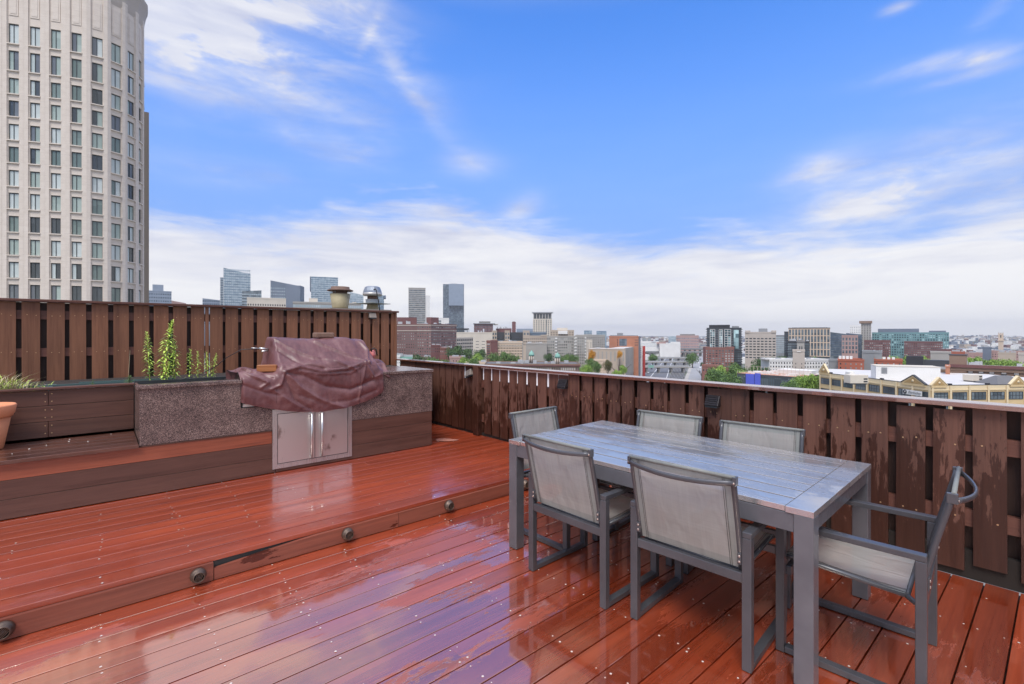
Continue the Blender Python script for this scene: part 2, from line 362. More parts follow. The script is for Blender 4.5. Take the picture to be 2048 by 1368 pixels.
def slingm(name, col, alpha=.10):
    m, t, b = newmat(name); v, rd = ocoord(t)
    wv = t.n('ShaderNodeTexWave'); t.l(t.mapping(v, (1, 1, 1)), wv.inputs[0]); wv.inputs['Scale'].default_value = 90
    n = t.noise(t.mapping(v, (3, 3, 160)), 1, 3); n2 = t.noise(t.mapping(v, (160, 3, 3)), 1, 3); n3 = t.noise(v, 3, 3)
    k = t.m('ADD', .72, t.m('ADD', t.m('MULTIPLY', t.m('ADD', n, n2), .2), t.m('MULTIPLY', n3, .18)))
    sc_ = t.n('ShaderNodeVectorMath', operation='SCALE'); sc_.inputs[0].default_value = col; t.l(k, sc_.inputs['Scale'])
    t.l(sc_.outputs[0], b.inputs['Base Color']); b.inputs['Roughness'].default_value = .42; bump(t, b, t.noise(t.mapping(v, (5, 2.2, 2.2)), 2, 2, .5, .6), .9, .02)
    b.inputs['Transmission Weight'].default_value = 0
    tl = t.n('ShaderNodeBsdfTranslucent'); t.l(sc_.outputs[0], tl.inputs[0]); m1 = t.n('ShaderNodeMixShader'); m1.inputs[0].default_value = .3
    t.l(b.outputs[0], m1.inputs[1]); t.l(tl.outputs[0], m1.inputs[2])
    tr = t.n('ShaderNodeBsdfTransparent'); m2 = t.n('ShaderNodeMixShader'); m2.inputs[0].default_value = alpha
    t.l(m1.outputs[0], m2.inputs[1]); t.l(tr.outputs[0], m2.inputs[2]); t.l(m2.outputs[0], m.node_tree.nodes['Material Output'].inputs[0])
    return m
M_SLING = slingm('pale_grey_mesh_fabric', (.42, .41, .385), .14); M_HEM = slingm('doubled_mesh_hem', (.30, .31, .29), 0.0)
M_STITCH = simple('black_stitching', (.02, .02, .02), .7, bmp=0)
M_BOLT = simple('steel_bolt', (.45, .36, .32), .3, .7, bmp=0)
# ================================================================ TERRACE
LOW, UP, YSTEP = 0.0, 0.135, 3.307
PITCH = .142
FA, FB = Vector((3.694, 6.096)), Vector((3.904, .247))       # line of the parapet fence, far to near
FD = (FB - FA).normalized(); FN = Vector((-FD.y, FD.x))      # FN points outwards (to the city)
if FN.x < 0: FN = -FN
def fenceX(y): return FA.x + FD.x * (y - FA.y) / FD.y
def F(s, o=0): p = FA + FD * s + FN * o; return p
bodyB = MB(); bodyB.prism([(-14, -9), (4.6, -9), (4.6, 16), (-14, 16)], -41.45, -.30)
M_OWNWALL = simple('own_building_wall', (.22, .13, .10), .8, 0, .2, .6)
own = bodyB.build('terrace_building', M_OWNWALL, label='brick apartment building that carries the roof terrace', cat='building')
deck = MB().box(-7.5, 3.97, -4, YSTEP - .03, -.14, -.035).build('deck', M_DARKWOOD, kind='structure')
deck2 = MB().box(-7.5, 3.55, YSTEP + .03, 7.6, -.14, UP - .035).build('upper_deck', M_DARKWOOD, kind='structure')
bm_cache = {}
def boardmesh(L, W, T, mat, tag='board'):
    k = (round(L, 2), round(W, 4), T, mat.name)
    if k not in bm_cache:
        m = MB(); c = .0012; h = W / 2
        prof = [(-h, -T), (h, -T), (h, -c), (h - c, 0), (-h + c, 0), (-h, -c)]
        n = len(prof); b = 0
        m.v = [(0, y, z) for y, z in prof] + [(k[0], y, z) for y, z in prof]
        for i in range(n):
            j = (i + 1) % n; m.f.append((i, j, j + n, i + n)[::-1]); m.mi.append(0); m.sm.append(False)
        m.f.append(tuple(range(n))); m.f.append(tuple(range(n, 2 * n))[::-1]); m.mi += [0, 0]; m.sm += [False, False]
        me = m.mesh(tag, mat)
        bmx = bmesh.new(); bmx.from_mesh(me); bmesh.ops.recalc_face_normals(bmx, faces=bmx.faces); bmx.to_mesh(me); bmx.free()
        bm_cache[k] = me
    return bm_cache[k]
screws = MB()
def screw(m, x, y, z, r=.0042, ny=0, nx=0):
    p = []
    for k in range(6):
        a = k * math.pi / 3
        if ny: p.append((x + r * math.cos(a), y, z + r * math.sin(a)))
        else: p.append((x + r * math.cos(a), y + r * math.sin(a), z))
    m.face(p)
def rows(parent, y0, n, xl, xr, z, mat, sgn=-1, joists=.41, keep=.8):
    for i in range(n):
        y = y0 + sgn * (i + .5) * PITCH
        x_end = xr(y) if callable(xr) else xr
        cuts = [xl]; x = xl + rnd.uniform(.8, 3.2)
        while x < x_end - 1.0:
            cuts.append(round(x / joists) * joists); x += rnd.choice((2.46, 2.87, 3.28, 3.69))
        cuts.append(x_end)
        for a, b in zip(cuts, cuts[1:]):
            L = round(b - a - .003, 2)
            o = place('board', boardmesh(L, PITCH - .0068, .028, mat), parent)
            o.location = (a + .0015, y, z + rnd.uniform(-.0011, .0011)); o.rotation_euler = (R(rnd.uniform(-.25, .25)), 0, 0)
        x = math.ceil(xl / joists) * joists
        while x < x_end:
            ncut = any(abs(x - c) < .05 for c in cuts)
            for dx in ((-.018, .018) if ncut else (0,)):
                for dy in (-.043, .043):
                    if x > -3.5 and rnd.random() < keep: screw(screws, x + dx + rnd.uniform(-.008, .008), y + dy + rnd.uniform(-.005, .005), z + .0022, rnd.uniform(.003, .0058))
            x += joists
rows(deck, YSTEP - .012, 46, -7.0, lambda y: fenceX(y) + .018, LOW, M_DECK)
rows(deck2, YSTEP + .004, 12, -7.0, lambda y: fenceX(y) + .018, UP, M_DECKUP, 1, keep=.42)
ys = YSTEP + .004 + 12 * PITCH
rows(deck2, ys, 15, 2.70, lambda y: fenceX(y) + .018, UP, M_DECKUP, 1, keep=.42)
so = screws.build('screw_heads', M_SCREW, deck, kind='stuff')
# step fascia boards, one of them warped away from the nosing
fas = empty('deck_step', (0, YSTEP, 0), label='low worn step between the lower and the upper red deck', cat='step')
def fboard(x0, x1, z1a, z1b, name='fascia_board'):
    m = MB(); n = 10
    for i in range(n):
        xa, xb = x0 + (x1 - x0) * i / n, x0 + (x1 - x0) * (i + 1) / n
        f = lambda q: z1b - (z1b - z1a) * max(0, 1 - q * 2.1) ** 1.15
        za, zb = f(i / n), f((i + 1) / n)
        m.quadbox([(xa, -.020, .004), (xb, -.020, .004), (xb, .004, .004), (xa, .004, .004), (xa, -.020, za), (xb, -.020, zb), (xb, .004, zb), (xa, .004, za)])
    return m.build(name, M_FASCIA, fas)
fboard(-6.5, -1.92, .106, .106); fboard(-1.915, .504, .106, .106); fboard(.508, 1.70, .070, .106); fboard(1.703, fenceX(3.3) - .02, .106, .106)
MB().box(.50, 1.12, .012, .02, .02, .105).build('metal_flashing', M_LINER, fas)
# round step lamps
def steplamp():
    t = empty('step_lamp', label='x', cat='lamp', group='round lamps along the deck step')
    Mx = Matrix.Rotation(R(90), 4, 'X')
    m = MB(); m.lathe([(.047, 0), (.048, .012), (.044, .024), (.038, .030), (.036, .046), (.031, .052), (.028, .050), (.028, .044)], 28, 0, Mx); m.build('ring', M_LAMPBR, t)
    m = MB(); m.lathe([(.0, .0455), (.028, .044)][::-1], 24, 0, Mx); m.build('lens', M_LENS, t)
    m = MB()
    for k in (-.016, -.008, 0, .008, .016):
        hh = math.sqrt(.027 ** 2 - k * k); m.box(k - .0016, k + .0016, -.051, -.044, -hh, hh, 0, Matrix.Rotation(R(25), 4, 'Y'))
    m.build('grille', M_LAMPBR, t)
    return t
sl = steplamp()
LABL = ['round step lamp cut by the left edge of the photo', 'round step lamp on the fascia left of the warped board', 'round step lamp in the middle of the step, right of the warped board', 'round step lamp on the step, next to the right of the middle one', 'round step lamp behind the left leg of the grey table']
for i, (x, z) in enumerate(((-.35, .058), (.427, .060), (1.307, .060), (2.146, .062), (2.983, .063))):
    o = sl if i == 0 else copy_tree(sl)
    o.location = (x, YSTEP - .021, z); o.scale = (.86, .86, .86); o['label'] = LABL[i]; o.rotation_euler[1] = rnd.uniform(-.6, .6)
# puddle
pm = MB(); cp = Vector((3.24, 5.02)); pts = []
for k in range(40):
    a = k / 40 * 2 * math.pi; rr = 1 + .10 * math.sin(3 * a + 1) + .06 * math.sin(5 * a)
    q = Matrix.Rotation(R(-48), 2) @ Vector((.14 * rr * math.cos(a), .075 * rr * math.sin(a)))
    pts.append((cp.x + q.x, cp.y + q.y, UP + .0075))
pm.face(pts)
M_PUDDLE = simple('pale_drying_patch', (.52, .23, .17), .25, 0, .12, 9, .1)
pm.build('puddle', M_PUDDLE, label='pale oval puddle on the upper deck beside the counter end', cat='puddle')
# ---------------------------------------------------------------- tall fence at the left
YF = 7.1
tf = empty('tall_fence', (0, YF, 0), label='tall brown slatted privacy fence behind the planter and the grill', cat='fence')
lsl = [(-.623, -.486), (-.439, -.3), (-.257, -.122), (-.074, .066), (.112, .25), (.294, .437), (.479, .622), (.666, .806), (.852, .992), (.999, 1.036), (1.052, 1.19), (1.226, 1.368), (1.41, 1.551), (1.595, 1.74), (1.78, 1.92), (1.965, 2.107), (2.148, 2.288), (2.337, 2.477), (2.519, 2.66), (2.707, 2.851), (2.894, 3.035), (3.081, 3.188), (3.229, 3.342), (3.375, 3.508), (3.544, 3.62)]
x = -.623 - .1835
while x > -7.5: lsl.insert(0, (x, x + .14)); x -= .1845
fsc = MB()
for (a, b) in lsl:
    zb = .925 + rnd.uniform(-.008, .008)
    o = MB().box(a, b, 0, .02, zb, 1.792).build('slat', M_SLATL, tf); o.rotation_euler[1] = R(rnd.uniform(-.12, .12))
    if b - a > .1:
        for z in (1.655, 1.262):
            for q in (.28, .74): screw(fsc, a + (b - a) * q + rnd.uniform(-.004, .004), -.0015, z + rnd.uniform(-.008, .008), .0042, ny=1)
for (a, b), (c, d) in zip(lsl, lsl[1:]):
    if c - b > .02: MB().box(b - .045, c + .045, .062, .08, .92, 1.79).build('back_slat', M_SLATBACK, tf)
for z0, z1 in ((1.611, 1.705), (1.213, 1.304)): MB().box(-7.5, 3.62, .0215, .06, z0, z1).build('rail', M_RAIL, tf)
MB().box(-7.6, 3.66, -.05, .11, 1.795, 1.822).build('cap', M_RAIL, tf, .003)
MB().box(3.60, 3.64, -.01, .09, 0.14, 1.793).build('end_post', M_SLATL, tf)
MB().box(1.040, 1.051, .061, .0615, .98, 1.5).build('daylight_gap_strip', M_STEELC, tf)
fsc.build('screw_heads', M_BRASS, tf, kind='stuff')
MB().box(-7.5, 3.6, .004, .07, .14, .918).build('base_boarding', M_SLATBACK, tf)
# ---------------------------------------------------------------- parapet fence at the right
pf = empty('parapet_fence', (0, 0, 0), label='rain-wet brown slatted parapet fence along the open side of the terrace', cat='fence')
def FM(s): # matrix: local x along the fence (towards the camera), local y outwards
    p = F(s); return Matrix(((FD.x, FN.x, 0, p.x), (FD.y, FN.y, 0, p.y), (0, 0, 1, 0), (0, 0, 0, 1)))
rsl = [(.036, .187), (.196, .333), (.342, .484), (.498, .638), (.655, .784), (.815, .939), (.944, 1.017), (1.206, 1.341), (1.363, 1.499), (1.519, 1.654), (1.684, 1.816), (1.839, 1.971), (2.004, 2.139), (2.164, 2.298), (2.337, 2.47), (2.480, 2.635), (2.639, 2.768), (2.803, 2.94), (2.969, 3.107), (3.135, 3.271), (3.299, 3.432), (3.465, 3.597), (3.635, 3.77), (3.805, 3.94), (3.976, 4.108), (4.14, 4.251), (4.254, 4.336), (4.338, 4.472), (4.506, 4.641), (4.677, 4.813), (4.848, 4.991), (5.025, 5.165), (5.2, 5.341), (5.38, 5.522), (5.559, 5.702), (5.741, 5.881), (5.935, 6.07)]
s = -.13
while s > -1.05: rsl.insert(0, (s, s + .148)); s -= .158
s = 6.11
while s < 10.0: rsl.append((s, s + .14)); s += .178
psc = MB()
def fbox(mb, s0, s1, y0, y1, z0, z1): mb.box(s0, s1, y0, y1, z0, z1); return mb
pf.matrix_world = FM(0)
for i, (a, b) in enumerate(rsl):
    up = a < 2.05 and True
    zb = (.172 if a < 2.7 else .062) + rnd.uniform(-.012, .012)
    o = MB().box(a, b, 0, .02, zb, 1.022).build('slat', M_SLATR, pf); o.rotation_euler[1] = R(rnd.uniform(-.25, .25))
    if b - a > .1:
        for z in (.80, .36):
            for q in (.26, .72):
                if rnd.random() < .85 and a > 2.4: screw(psc, a + (b - a) * q, -.0016, z + rnd.uniform(-.01, .01), .0052, ny=1)
for i, ((a, b), (c, d)) in enumerate(zip(rsl, rsl[1:])):
    if c - b > .0005:
        top = .86 if 1.1 < b < 2.62 or .75 < b < .93 else 1.02
        yo_ = .019 * (i % 2); ov_ = .078 if b < 2.7 else .055; MB().box(b - ov_, c + ov_, .063 + yo_, .08 + yo_, .05, top).build('back_slat', M_SLATBACK, pf)
for z0, z1 in ((.757, .852), (.311, .413)): MB().box(-1.0, 10, .0215, .06, z0, z1).build('rail', M_RAIL, pf)
o = MB().box(-1.02, 2.82, -.045, .10, 1.027, 1.050).build('cap', M_CAPWET, pf, .003); MB().box(2.823, 10, -.048, .10, 1.024, 1.053).build('cap', M_CAPWET, pf, .003)
MB().box(1.030, 1.135, -.045, .07, .14, 1.026).build('post', M_SLATR, pf, .003)
M_DAYLIGHT = simple('painted_daylight_white', (.88, .89, .90), .5, bmp=0)  # white colour standing in for bright daylight between slats and under the cap
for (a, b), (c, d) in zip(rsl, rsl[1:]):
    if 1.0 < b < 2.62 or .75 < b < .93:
        MB().box(max(b, c - .028) + .001, c - .001, .006, .014, .865, 1.018).build('white_daylight_strip', M_DAYLIGHT, pf)
MB().box(1.15, 2.62, -.004, -.0005, 1.012, 1.024).build('white_daylight_strip', M_DAYLIGHT, pf)
MB().box(6.02, 6.25, -.035, -.003, .055, .36).build('foot_board', M_FASCIA, pf, .003)
MB().box(-1.0, 10, .02, .06, .0, .17).build('kick_board', M_DARKWOOD, pf)
psc.build('screw_heads', M_BRASS, pf, kind='stuff')
# ---------------------------------------------------------------- louvred wall lamps
def walllamp(mat):
    t = empty('wall_lamp', label='x', cat='lamp', group='louvred lamps on the fences')
    m = MB(); w_, h_, d_ = .056, .082, .062
    m.quadbox([(-w_, -d_, 0), (w_, -d_, 0), (w_, 0, 0), (-w_, 0, 0), (-w_, -.022, h_), (w_, -.022, h_), (w_, 0, h_), (-w_, 0, h_)])
    m.build('housing', mat, t, .003)
    for k in range(5):
        f = .1 + k * .19; y = -d_ + (d_ - .022) * f; z = h_ * f
        m = MB(); m.quadbox([(-w_ + .004, y - .006, z - .004), (w_ - .004, y - .006, z - .004), (w_ - .004, y + .01, z), (-w_ + .004, y + .01, z), (-w_ + .004, y - .006, z + .003), (w_ - .004, y - .006, z + .003), (w_ - .004, y + .01, z + .013), (-w_ + .004, y + .01, z + .013)])
        m.build('louvre', mat, t)
    MB().box(-w_ + .006, w_ - .006, -d_ + .004, -.004, -.016, -.001).build('lens', M_LENS, t)
    return t
wl = walllamp(M_WALLLAMP)
wlab = ['dark louvred lamp on the parapet fence behind the empty right part of the table', 'dark louvred lamp on the parapet fence above the far left chair back', 'pale tilted louvred lamp at the far post of the parapet fence', 'small louvred lamp under the cap of the tall fence near its right end']
wl['label'] = wlab[0]
fz = math.atan2(FD.y, FD.x)
wl.matrix_world = FM(4.196) @ Matrix.Translation((0, -.001, .868))
for lb, Mt, mt in ((wlab[1], FM(2.565) @ Matrix.Translation((0, -.001, .885)), M_WALLLAMP), (wlab[2], FM(.935) @ Matrix.Translation((0, -.001, .90)) @ Matrix.Rotation(R(-22), 4, 'Y'), M_WALLLAMPL), (wlab[3], Matrix.Translation((3.215, YF - .001, 1.705)), M_WALLLAMPL)):
    o = copy_tree(wl); o.matrix_world = Mt; o['label'] = lb
    if mt is M_WALLLAMPL:
        for ch in o.children:
            if ch.name.split('.')[0] != 'lens': ch.data = ch.data.copy(); ch.data.materials[0] = mt
# ---------------------------------------------------------------- bench and planter
pb = empty('planter_bench', (0, 4.92, 0), label='long wooden bench with a raised planter behind it at the left', cat='bench')
YB = 5.67 - 4.92
def fb(x0, x1, z0, z1, mat, y=0, t_=.022): return MB().box(x0, x1, y - t_ / 2, y + t_ / 2, z0, z1).build('board', mat, pb, .0015, 1)
fb(-6, 1.228, .418, .532, M_REDBOARD); fb(-6, 1.26, .281, .415, M_BROWN); fb(-6, -1.1, .141, .278, M_BROWN); fb(-1.097, 1.26, .141, .278, M_BROWN)
for i in range(5): # seat boards
    o = place('seat_board', boardmesh(6.21, .142, .026, M_BENCHTOP), pb); o.location = (-5.98, .035 + i * .147, .562)
MB().box(-6, .235, -.035, -.012, .536, .560).build('nosing', M_BROWN, pb, .002)
MB().box(.245, 1.226, -.016, -.004, .534, .541).build('ledge_strip', M_BROWN, pb)
for k in range(3):
    z0 = .575 + k * .135
    cuts = [-6, -.338 if k != 1 else -.33, .236] if k != 1 else [-6, .236]
    for a, b in zip(cuts, cuts[1:]): MB().box(a, b - .003, YB, YB + .022, z0, z0 + .131).build('board', M_BROWN, pb, .0015, 1)
bs = MB()
for k in range(3):
    for dx in (-.02, .02):
        for dz in (.035, .10): screw(bs, -.338 + dx, YB - .002, .575 + k * .135 + dz, .005, ny=1)
bs.build('screw_heads', M_BRASS, pb, kind='stuff')
MB().box(-6, .236, YB - .03, YB + .06, .981, .999).build('planter_cap', M_RAIL, pb, .003)
MB().box(-6, 3.5, YB + .1, 2.16, .70, .955).build('soil', M_SOIL, pb)
MB().box(-6, 1.228, .03, YB - .01, .14, .52).build('carcass', M_DARKWOOD, pb)
for k, (xa, xb, h_) in enumerate(((-.60, .10, .03), (-.20, .55, .022))):
    MB().box(xa, xb, YB + .30 + k * .2, YB + .32 + k * .2, .955, .985 + h_ * .4).build('edging_strip', M_TEAL, pb, rz=R(1.2 - k * 3))
MB().box(-.45, -.38, YB + .12, YB + .5, .957, .986).build('edging_strip', M_TEAL, pb, rz=R(-3))
MB().box(.24, 1.3, YB + .05, YB + .10, .955, 1.010).build('liner_edge', M_LINER, pb)
pe = MB()
for k in range(420):
    x, y = rnd.uniform(-.9, .9), 4.92 + YB + rnd.uniform(.1, .55); r_ = rnd.uniform(.005, .013)
    pe.lathe([(.001, -r_ * .5), (r_, 0), (.001, r_ * .6)], 5, 0, Matrix.Translation((x, y, .962)) @ Matrix.Rotation(rnd.random() * 3, 4, 'Z'))
pe.build('pebbles', M_STONE, label='pale pebbles scattered on the planter soil', cat='pebbles', kind='stuff')
# petals and grit lying on the bench
for k, (x, y) in enumerate(((-.20, 5.50), (-.33, 5.33), (-.20, 5.40), (-.08, 5.30), (.07, 5.55), (-.42, 5.25), (-.50, 5.12))):
    r_ = rnd.uniform(.004, .009)
    m = MB(); m.lathe([(.001, 0), (r_, .001), (r_ * .6, .004), (.001, .005)], 7); o = m.build('petal', M_SCREW, label='small pale petal fallen on the wet bench boards', cat='petal', group='pale petals on the bench'); o.location = (x, y, .5625)
# ---------------------------------------------------------------- pot
pot = empty('flower_pot', (-.70, 5.44, .5625), label='pale terracotta flower pot on the bench, cut by the left edge', cat='pot')
m = MB(); m.lathe([(.0, 0), (.118, 0), (.124, .006), (.165, .25), (.152, .25), (.112, .02), (0, .02)], 48); m.build('pot_body', M_TERRA, pot)
m = MB(); m.lathe([(.163, .248), (.176, .252), (.180, .268), (.186, .275), (.190, .30), (.196, .335), (.190, .345), (.172, .342), (.160, .30), (.154, .25)], 48); m.build('rim', M_TERRA, pot)
m = MB(); m.lathe([(.0, .285), (.150, .285), (.150, .27)][::-1], 32); m.build('soil', M_SOIL, pot)
# ---------------------------------------------------------------- weeds
def weed(x, y, z, h, lean, n, lab, mat=M_LEAFW, ll=.075, grp='tall leafy weeds in the planter'):
    t = empty('weed', (x, y, z), label=lab, cat='weed', group=grp)
    m = MB(); pts = [(lean * h * (q ** 1.6), .02 * math.sin(q * 3), h * q) for q in (0, .25, .5, .75, 1)]
    m.tube(pts, [.0045, .004, .0035, .003, .001], 5); m.build('stem', M_LEAFW2 if mat is M_LEAFW2 else M_LEAFW, t)
    L = MB()
    for k in range(n):
        q = .04 + .96 * (k / n) ** .85; a = k * 2.4 + rnd.uniform(-.4, .4)
        l = ll * (1 - .55 * max(0, (q - .6) / .4)) * rnd.uniform(.7, 1.15) * (.75 if q < .1 else 1); wd = l * .10
        p0 = Vector((lean * h * q ** 1.6, .02 * math.sin(q * 3), h * q))
        rise = .25 + .9 * max(0, q - .65) / .35
        d = Vector((math.cos(a), math.sin(a), 0)); sd_ = Vector((-math.sin(a), math.cos(a), 0))
        p1 = p0 + d * l * .5 + Vector((0, 0, l * .42 * rise + .1 * l)); p2 = p0 + d * l * (.95 - .3 * max(0, q - .7)) + Vector((0, 0, l * (rise * .75 - .25)))
        mi_ = 1 if rnd.random() < .22 + .3 * (q < .25) else 0; L.face([p0 - sd_ * wd * .5, p0 + sd_ * wd * .5, p1 + sd_ * wd, p1 - sd_ * wd], mi_); L.face([p1 - sd_ * wd, p1 + sd_ * wd, p2], mi_)
    L.build('leaves', [mat, M_LEAFW2], t, kind='stuff'); return t
weed(.37, 5.95, .955, .52, -.05, 120, 'tall leafy weed, leftmost of the three tall ones in the planter')
weed(.47, 5.90, .955, .63, .13, 170, 'tallest leaning leafy weed in the planter', ll=.09)
weed(.57, 5.92, .955, .42, .0, 110, 'leafy weed just right of the tallest one', ll=.085)
weed(.70, 5.95, .955, .34, .02, 70, 'short leafy weed with a yellow tip, left of the short group', ll=.065)
weed(.775, 5.96, .955, .32, .0, 60, 'short leafy weed in the middle of the short group', ll=.055)
weed(.86, 5.92, .955, .32, -.05, 60, 'short leafy weed in front of the pale strip in the fence', ll=.055)
weed(.905, 5.95, .955, .29, .12, 60, 'short leafy weed nearest to the grill cover', ll=.055)
weed(.50, 5.84, .955, .22, .1, 60, 'low bushy weed at the foot of the tallest one', ll=.07)
weed(.20, 5.78, .955, .10, .1, 60, 'small dull green seedling in front of the bare dry stalk', M_LEAFW2, .05, 'small low weeds')
weed(-.06, 5.85, .955, .07, .1, 30, 'tiny green seedling in the pebbles', M_LEAFW2, .04, 'small low weeds')
st = MB(); st.tube([(.205, 5.80, .955), (.20, 5.80, 1.10), (.21, 5.80, 1.30)], [.002, .0016, .0008], 5); st.build('dry_stalk', M_DRY, label='bare dry stalk standing in the planter', cat='stalk')
dg_ = MB()
for k in range(900):
    x, y = rnd.triangular(-1.1, -.28, -.75), rnd.uniform(5.72, 6.1); a = rnd.random() * 6.3; l = rnd.uniform(.05, .19) * (1.15 if x < -.5 else .6)
    z = .955; d = Vector((math.cos(a) * .8, math.sin(a) * .6, rnd.uniform(.3, .9))) * l; sd_ = Vector((-math.sin(a), math.cos(a), 0)) * .0026
    p = Vector((x, y, z)); q = p + d * .6 + Vector((0, 0, l * .15)); e = p + d * 1.2 - Vector((0, 0, l * .12))
    mi = 0 if rnd.random() < .6 else 1
    dg_.face([p - sd_, p + sd_, q + sd_, q - sd_], mi); dg_.face([q - sd_, q + sd_, e], mi)
dg_.build('dry_grass', [M_DRY, M_LEAFW], label='tuft of dry and green grass at the left end of the planter', cat='grass', kind='stuff')
# ---------------------------------------------------------------- counter with steel doors
ct = empty('grill_counter', (0, 4.92, 0), label='speckled granite grill counter with wooden base and steel access doors', cat='counter')
XL, XR = .238, 2.977
g = MB(); g.box(XL, .965, -.012, .014, .545, 1.003); g.box(.965, 1.232, -.012, .014, .545, .778); g.box(2.0, 2.33, -.012, .014, .545, .778); g.box(2.33, XR, -.012, .014, .545, 1.003); g.box(1.232, 2.0, -.012, .014, .738, .778)
g.build('granite_panel', M_GRANITE, ct)
MB().box(XL, XL + .02, .014, .72, .545, 1.003).build('granite_side', M_GRANITE, ct)
MB().box(XR - .02, XR, .014, .72, .545, 1.003).build('granite_side', M_GRANITE, ct)
MB().box(XL - .025, .975, -.03, .10, 1.005, 1.037).build('countertop', M_GRANITE, ct, .004)
MB().box(2.32, XR + .01, -.03, .72, 1.005, 1.037).build('countertop', M_GRANITE, ct, .004)
for z0, z1 in ((.418, .541), (.281, .415), (.141, .278)): MB().box(2.003 if z0 > .17 else 1.263, XR - .004, -.011, .011, z0, z1).build('board', M_BROWN, ct, .0015, 1)
MB().box(XR - .03, XR - .006, .012, .72, .14, .541).build('end_panel', M_BROWN, ct)
MB().box(.27, 2.94, .03, .70, .14, .74).build('carcass', M_DARKWOOD, ct)
fr = MB(); x0, x1, z0, z1, w_ = 1.231, 2.0, .172, .737, .042
fr.box(x0, x0 + w_, -.020, -.0125, z0, z1); fr.box(x1 - w_, x1, -.020, -.0125, z0, z1); fr.box(x0 + w_, x1 - w_, -.020, -.0125, z0, z0 + w_); fr.box(x0 + w_, x1 - w_, -.020, -.0125, z1 - w_, z1)
fr.build('door_frame', M_STEELC, ct)
MB().box(x0 + w_, x1 - w_, -.012, -.0105, z0 + w_, z1 - w_).build('door_gap', M_BLACK, ct)
xm = 1.622
for (a, b, hx) in ((x0 + w_ + .006, xm - .003, xm - .040), (xm + .003, x1 - w_ - .006, xm + .060)):
    d = MB().box(a, b, -.0175, -.0122, z0 + w_ + .006, z1 - w_ - .006).build('door', M_STEEL, ct)
    m = MB(); m.tube([(hx, -.050, z0 + .055), (hx, -.050, z1 - .07)], .0095, 14)
    for z in (z0 + .062, z1 - .078): m.box(hx - .010, hx + .010, -.050, -.0176, z - .008, z + .008)
    m.build('handle', M_STEELC, d)
# ---------------------------------------------------------------- grill and its cover
gr = empty('gas_grill', (1.65, 5.2, 0), label='steel built-in gas grill almost hidden under the maroon cover', cat='grill')
g = MB(); g.box(-.66, .67, -.25, .42, .79, 1.06); g.build('firebox', M_STEELC, gr, .004)
g = MB(); g.box(-.665, .675, -.275, -.251, .782, .812); g.build('drip_tray', M_STEELC, gr, .002)
g = MB(); g.box(-.28, .60, .06, .32, 1.062, 1.33); g.build('hood', M_STEELC, gr, .02)
MB().box(-.70, -.667, -.262, .40, .775, 1.0).build('side_gap', M_BLACK, gr)
def smooth(a, b, x): x = max(0, min(1, (x - a) / (b - a))); return x * x * (3 - 2 * x)
# fold lines: bearing/height pairs on the front of the cover (photo-measured, in metres x,z) , amplitude, width
def q2(px, py, Yp=4.90):
    t = (px - 1024) / 955; d = Yp / (FY - FX * t); return (FX * d + FY * t * d, HC - (py - 667) * d / 955)
FOLDS = []
def fold(pp, amp, wd, Yp=4.9): FOLDS.append(([q2(a, b, Yp) for a, b in pp], amp, wd))
fold([(570, 742), (600, 733), (640, 742), (690, 738), (730, 725)], .016, .016)      # swag under the hood edge
fold([(574, 746), (610, 752), (650, 772), (700, 778), (745, 760)], -.014, .030)
fold([(574, 748), (600, 775), (640, 800), (690, 815)], .015, .026)
fold([(568, 745), (560, 770), (540, 778)], .013, .018)
fold([(566, 748), (590, 800), (620, 818)], -.010, .02)
fold([(560, 680), (590, 700), (625, 716), (660, 720), (700, 737)], .015, .018, 5.02)
fold([(640, 684), (672, 698), (700, 712), (730, 725)], .014, .018, 5.02)
fold([(560, 700), (590, 722), (640, 737)], -.012, .022, 5.02)
fold([(730, 726), (742, 700), (734, 684)], .012, .02, 5.0)
fold([(732, 728), (745, 755), (760, 748)], .012, .018)
fold([(730, 730), (722, 765), (716, 800)], .008, .02)
fold([(732, 726), (700, 745), (640, 748), (600, 742)], .008, .012)
fold([(490, 748), (515, 756), (535, 765), (520, 775)], .014, .014)
fold([(490, 742), (520, 745), (545, 755)], -.014, .016)
fold([(545, 780), (575, 800), (600, 815)], .008, .02); fold([(600, 790), (650, 806), (700, 800), (750, 780)], -.008, .03)
fold([(485, 770), (530, 785), (560, 790)], -.006, .02)
def segd(p, a, b):
    ax, az = a; bx, bz = b; dx, dz = bx - ax, bz - az; L2 = dx * dx + dz * dz
    t = max(0, min(1, ((p[0] - ax) * dx + (p[1] - az) * dz) / L2)); return math.hypot(p[0] - ax - t * dx, p[1] - az - t * dz)
def foldh(x, z):
    h = 0
    for pp, amp, wd in FOLDS:
        d = min(segd((x, z), pp[i], pp[i + 1]) for i in range(len(pp) - 1))
        if d < wd * 3:
            h += amp * (math.exp(-(d / wd) ** 2) * .55 + max(0, 1 - d / (wd * .75)) * .75)
    return h
def hem(x):       # lower edge of the cover
    pts = [(.97, .83), (1.05, .80), (1.2, .755), (1.35, .715), (1.5, .69), (1.68, .672), (1.85, .685), (2.0, .70), (2.15, .735), (2.28, .785), (2.35, .83)]
    for (a, za), (b, zb) in zip(pts, pts[1:]):
        if x <= b: return za + (zb - za) * max(0, (x - a)) / (b - a)
    return pts[-1][1]
cvm = MB(); NU, NV = 190, 120
grid = []
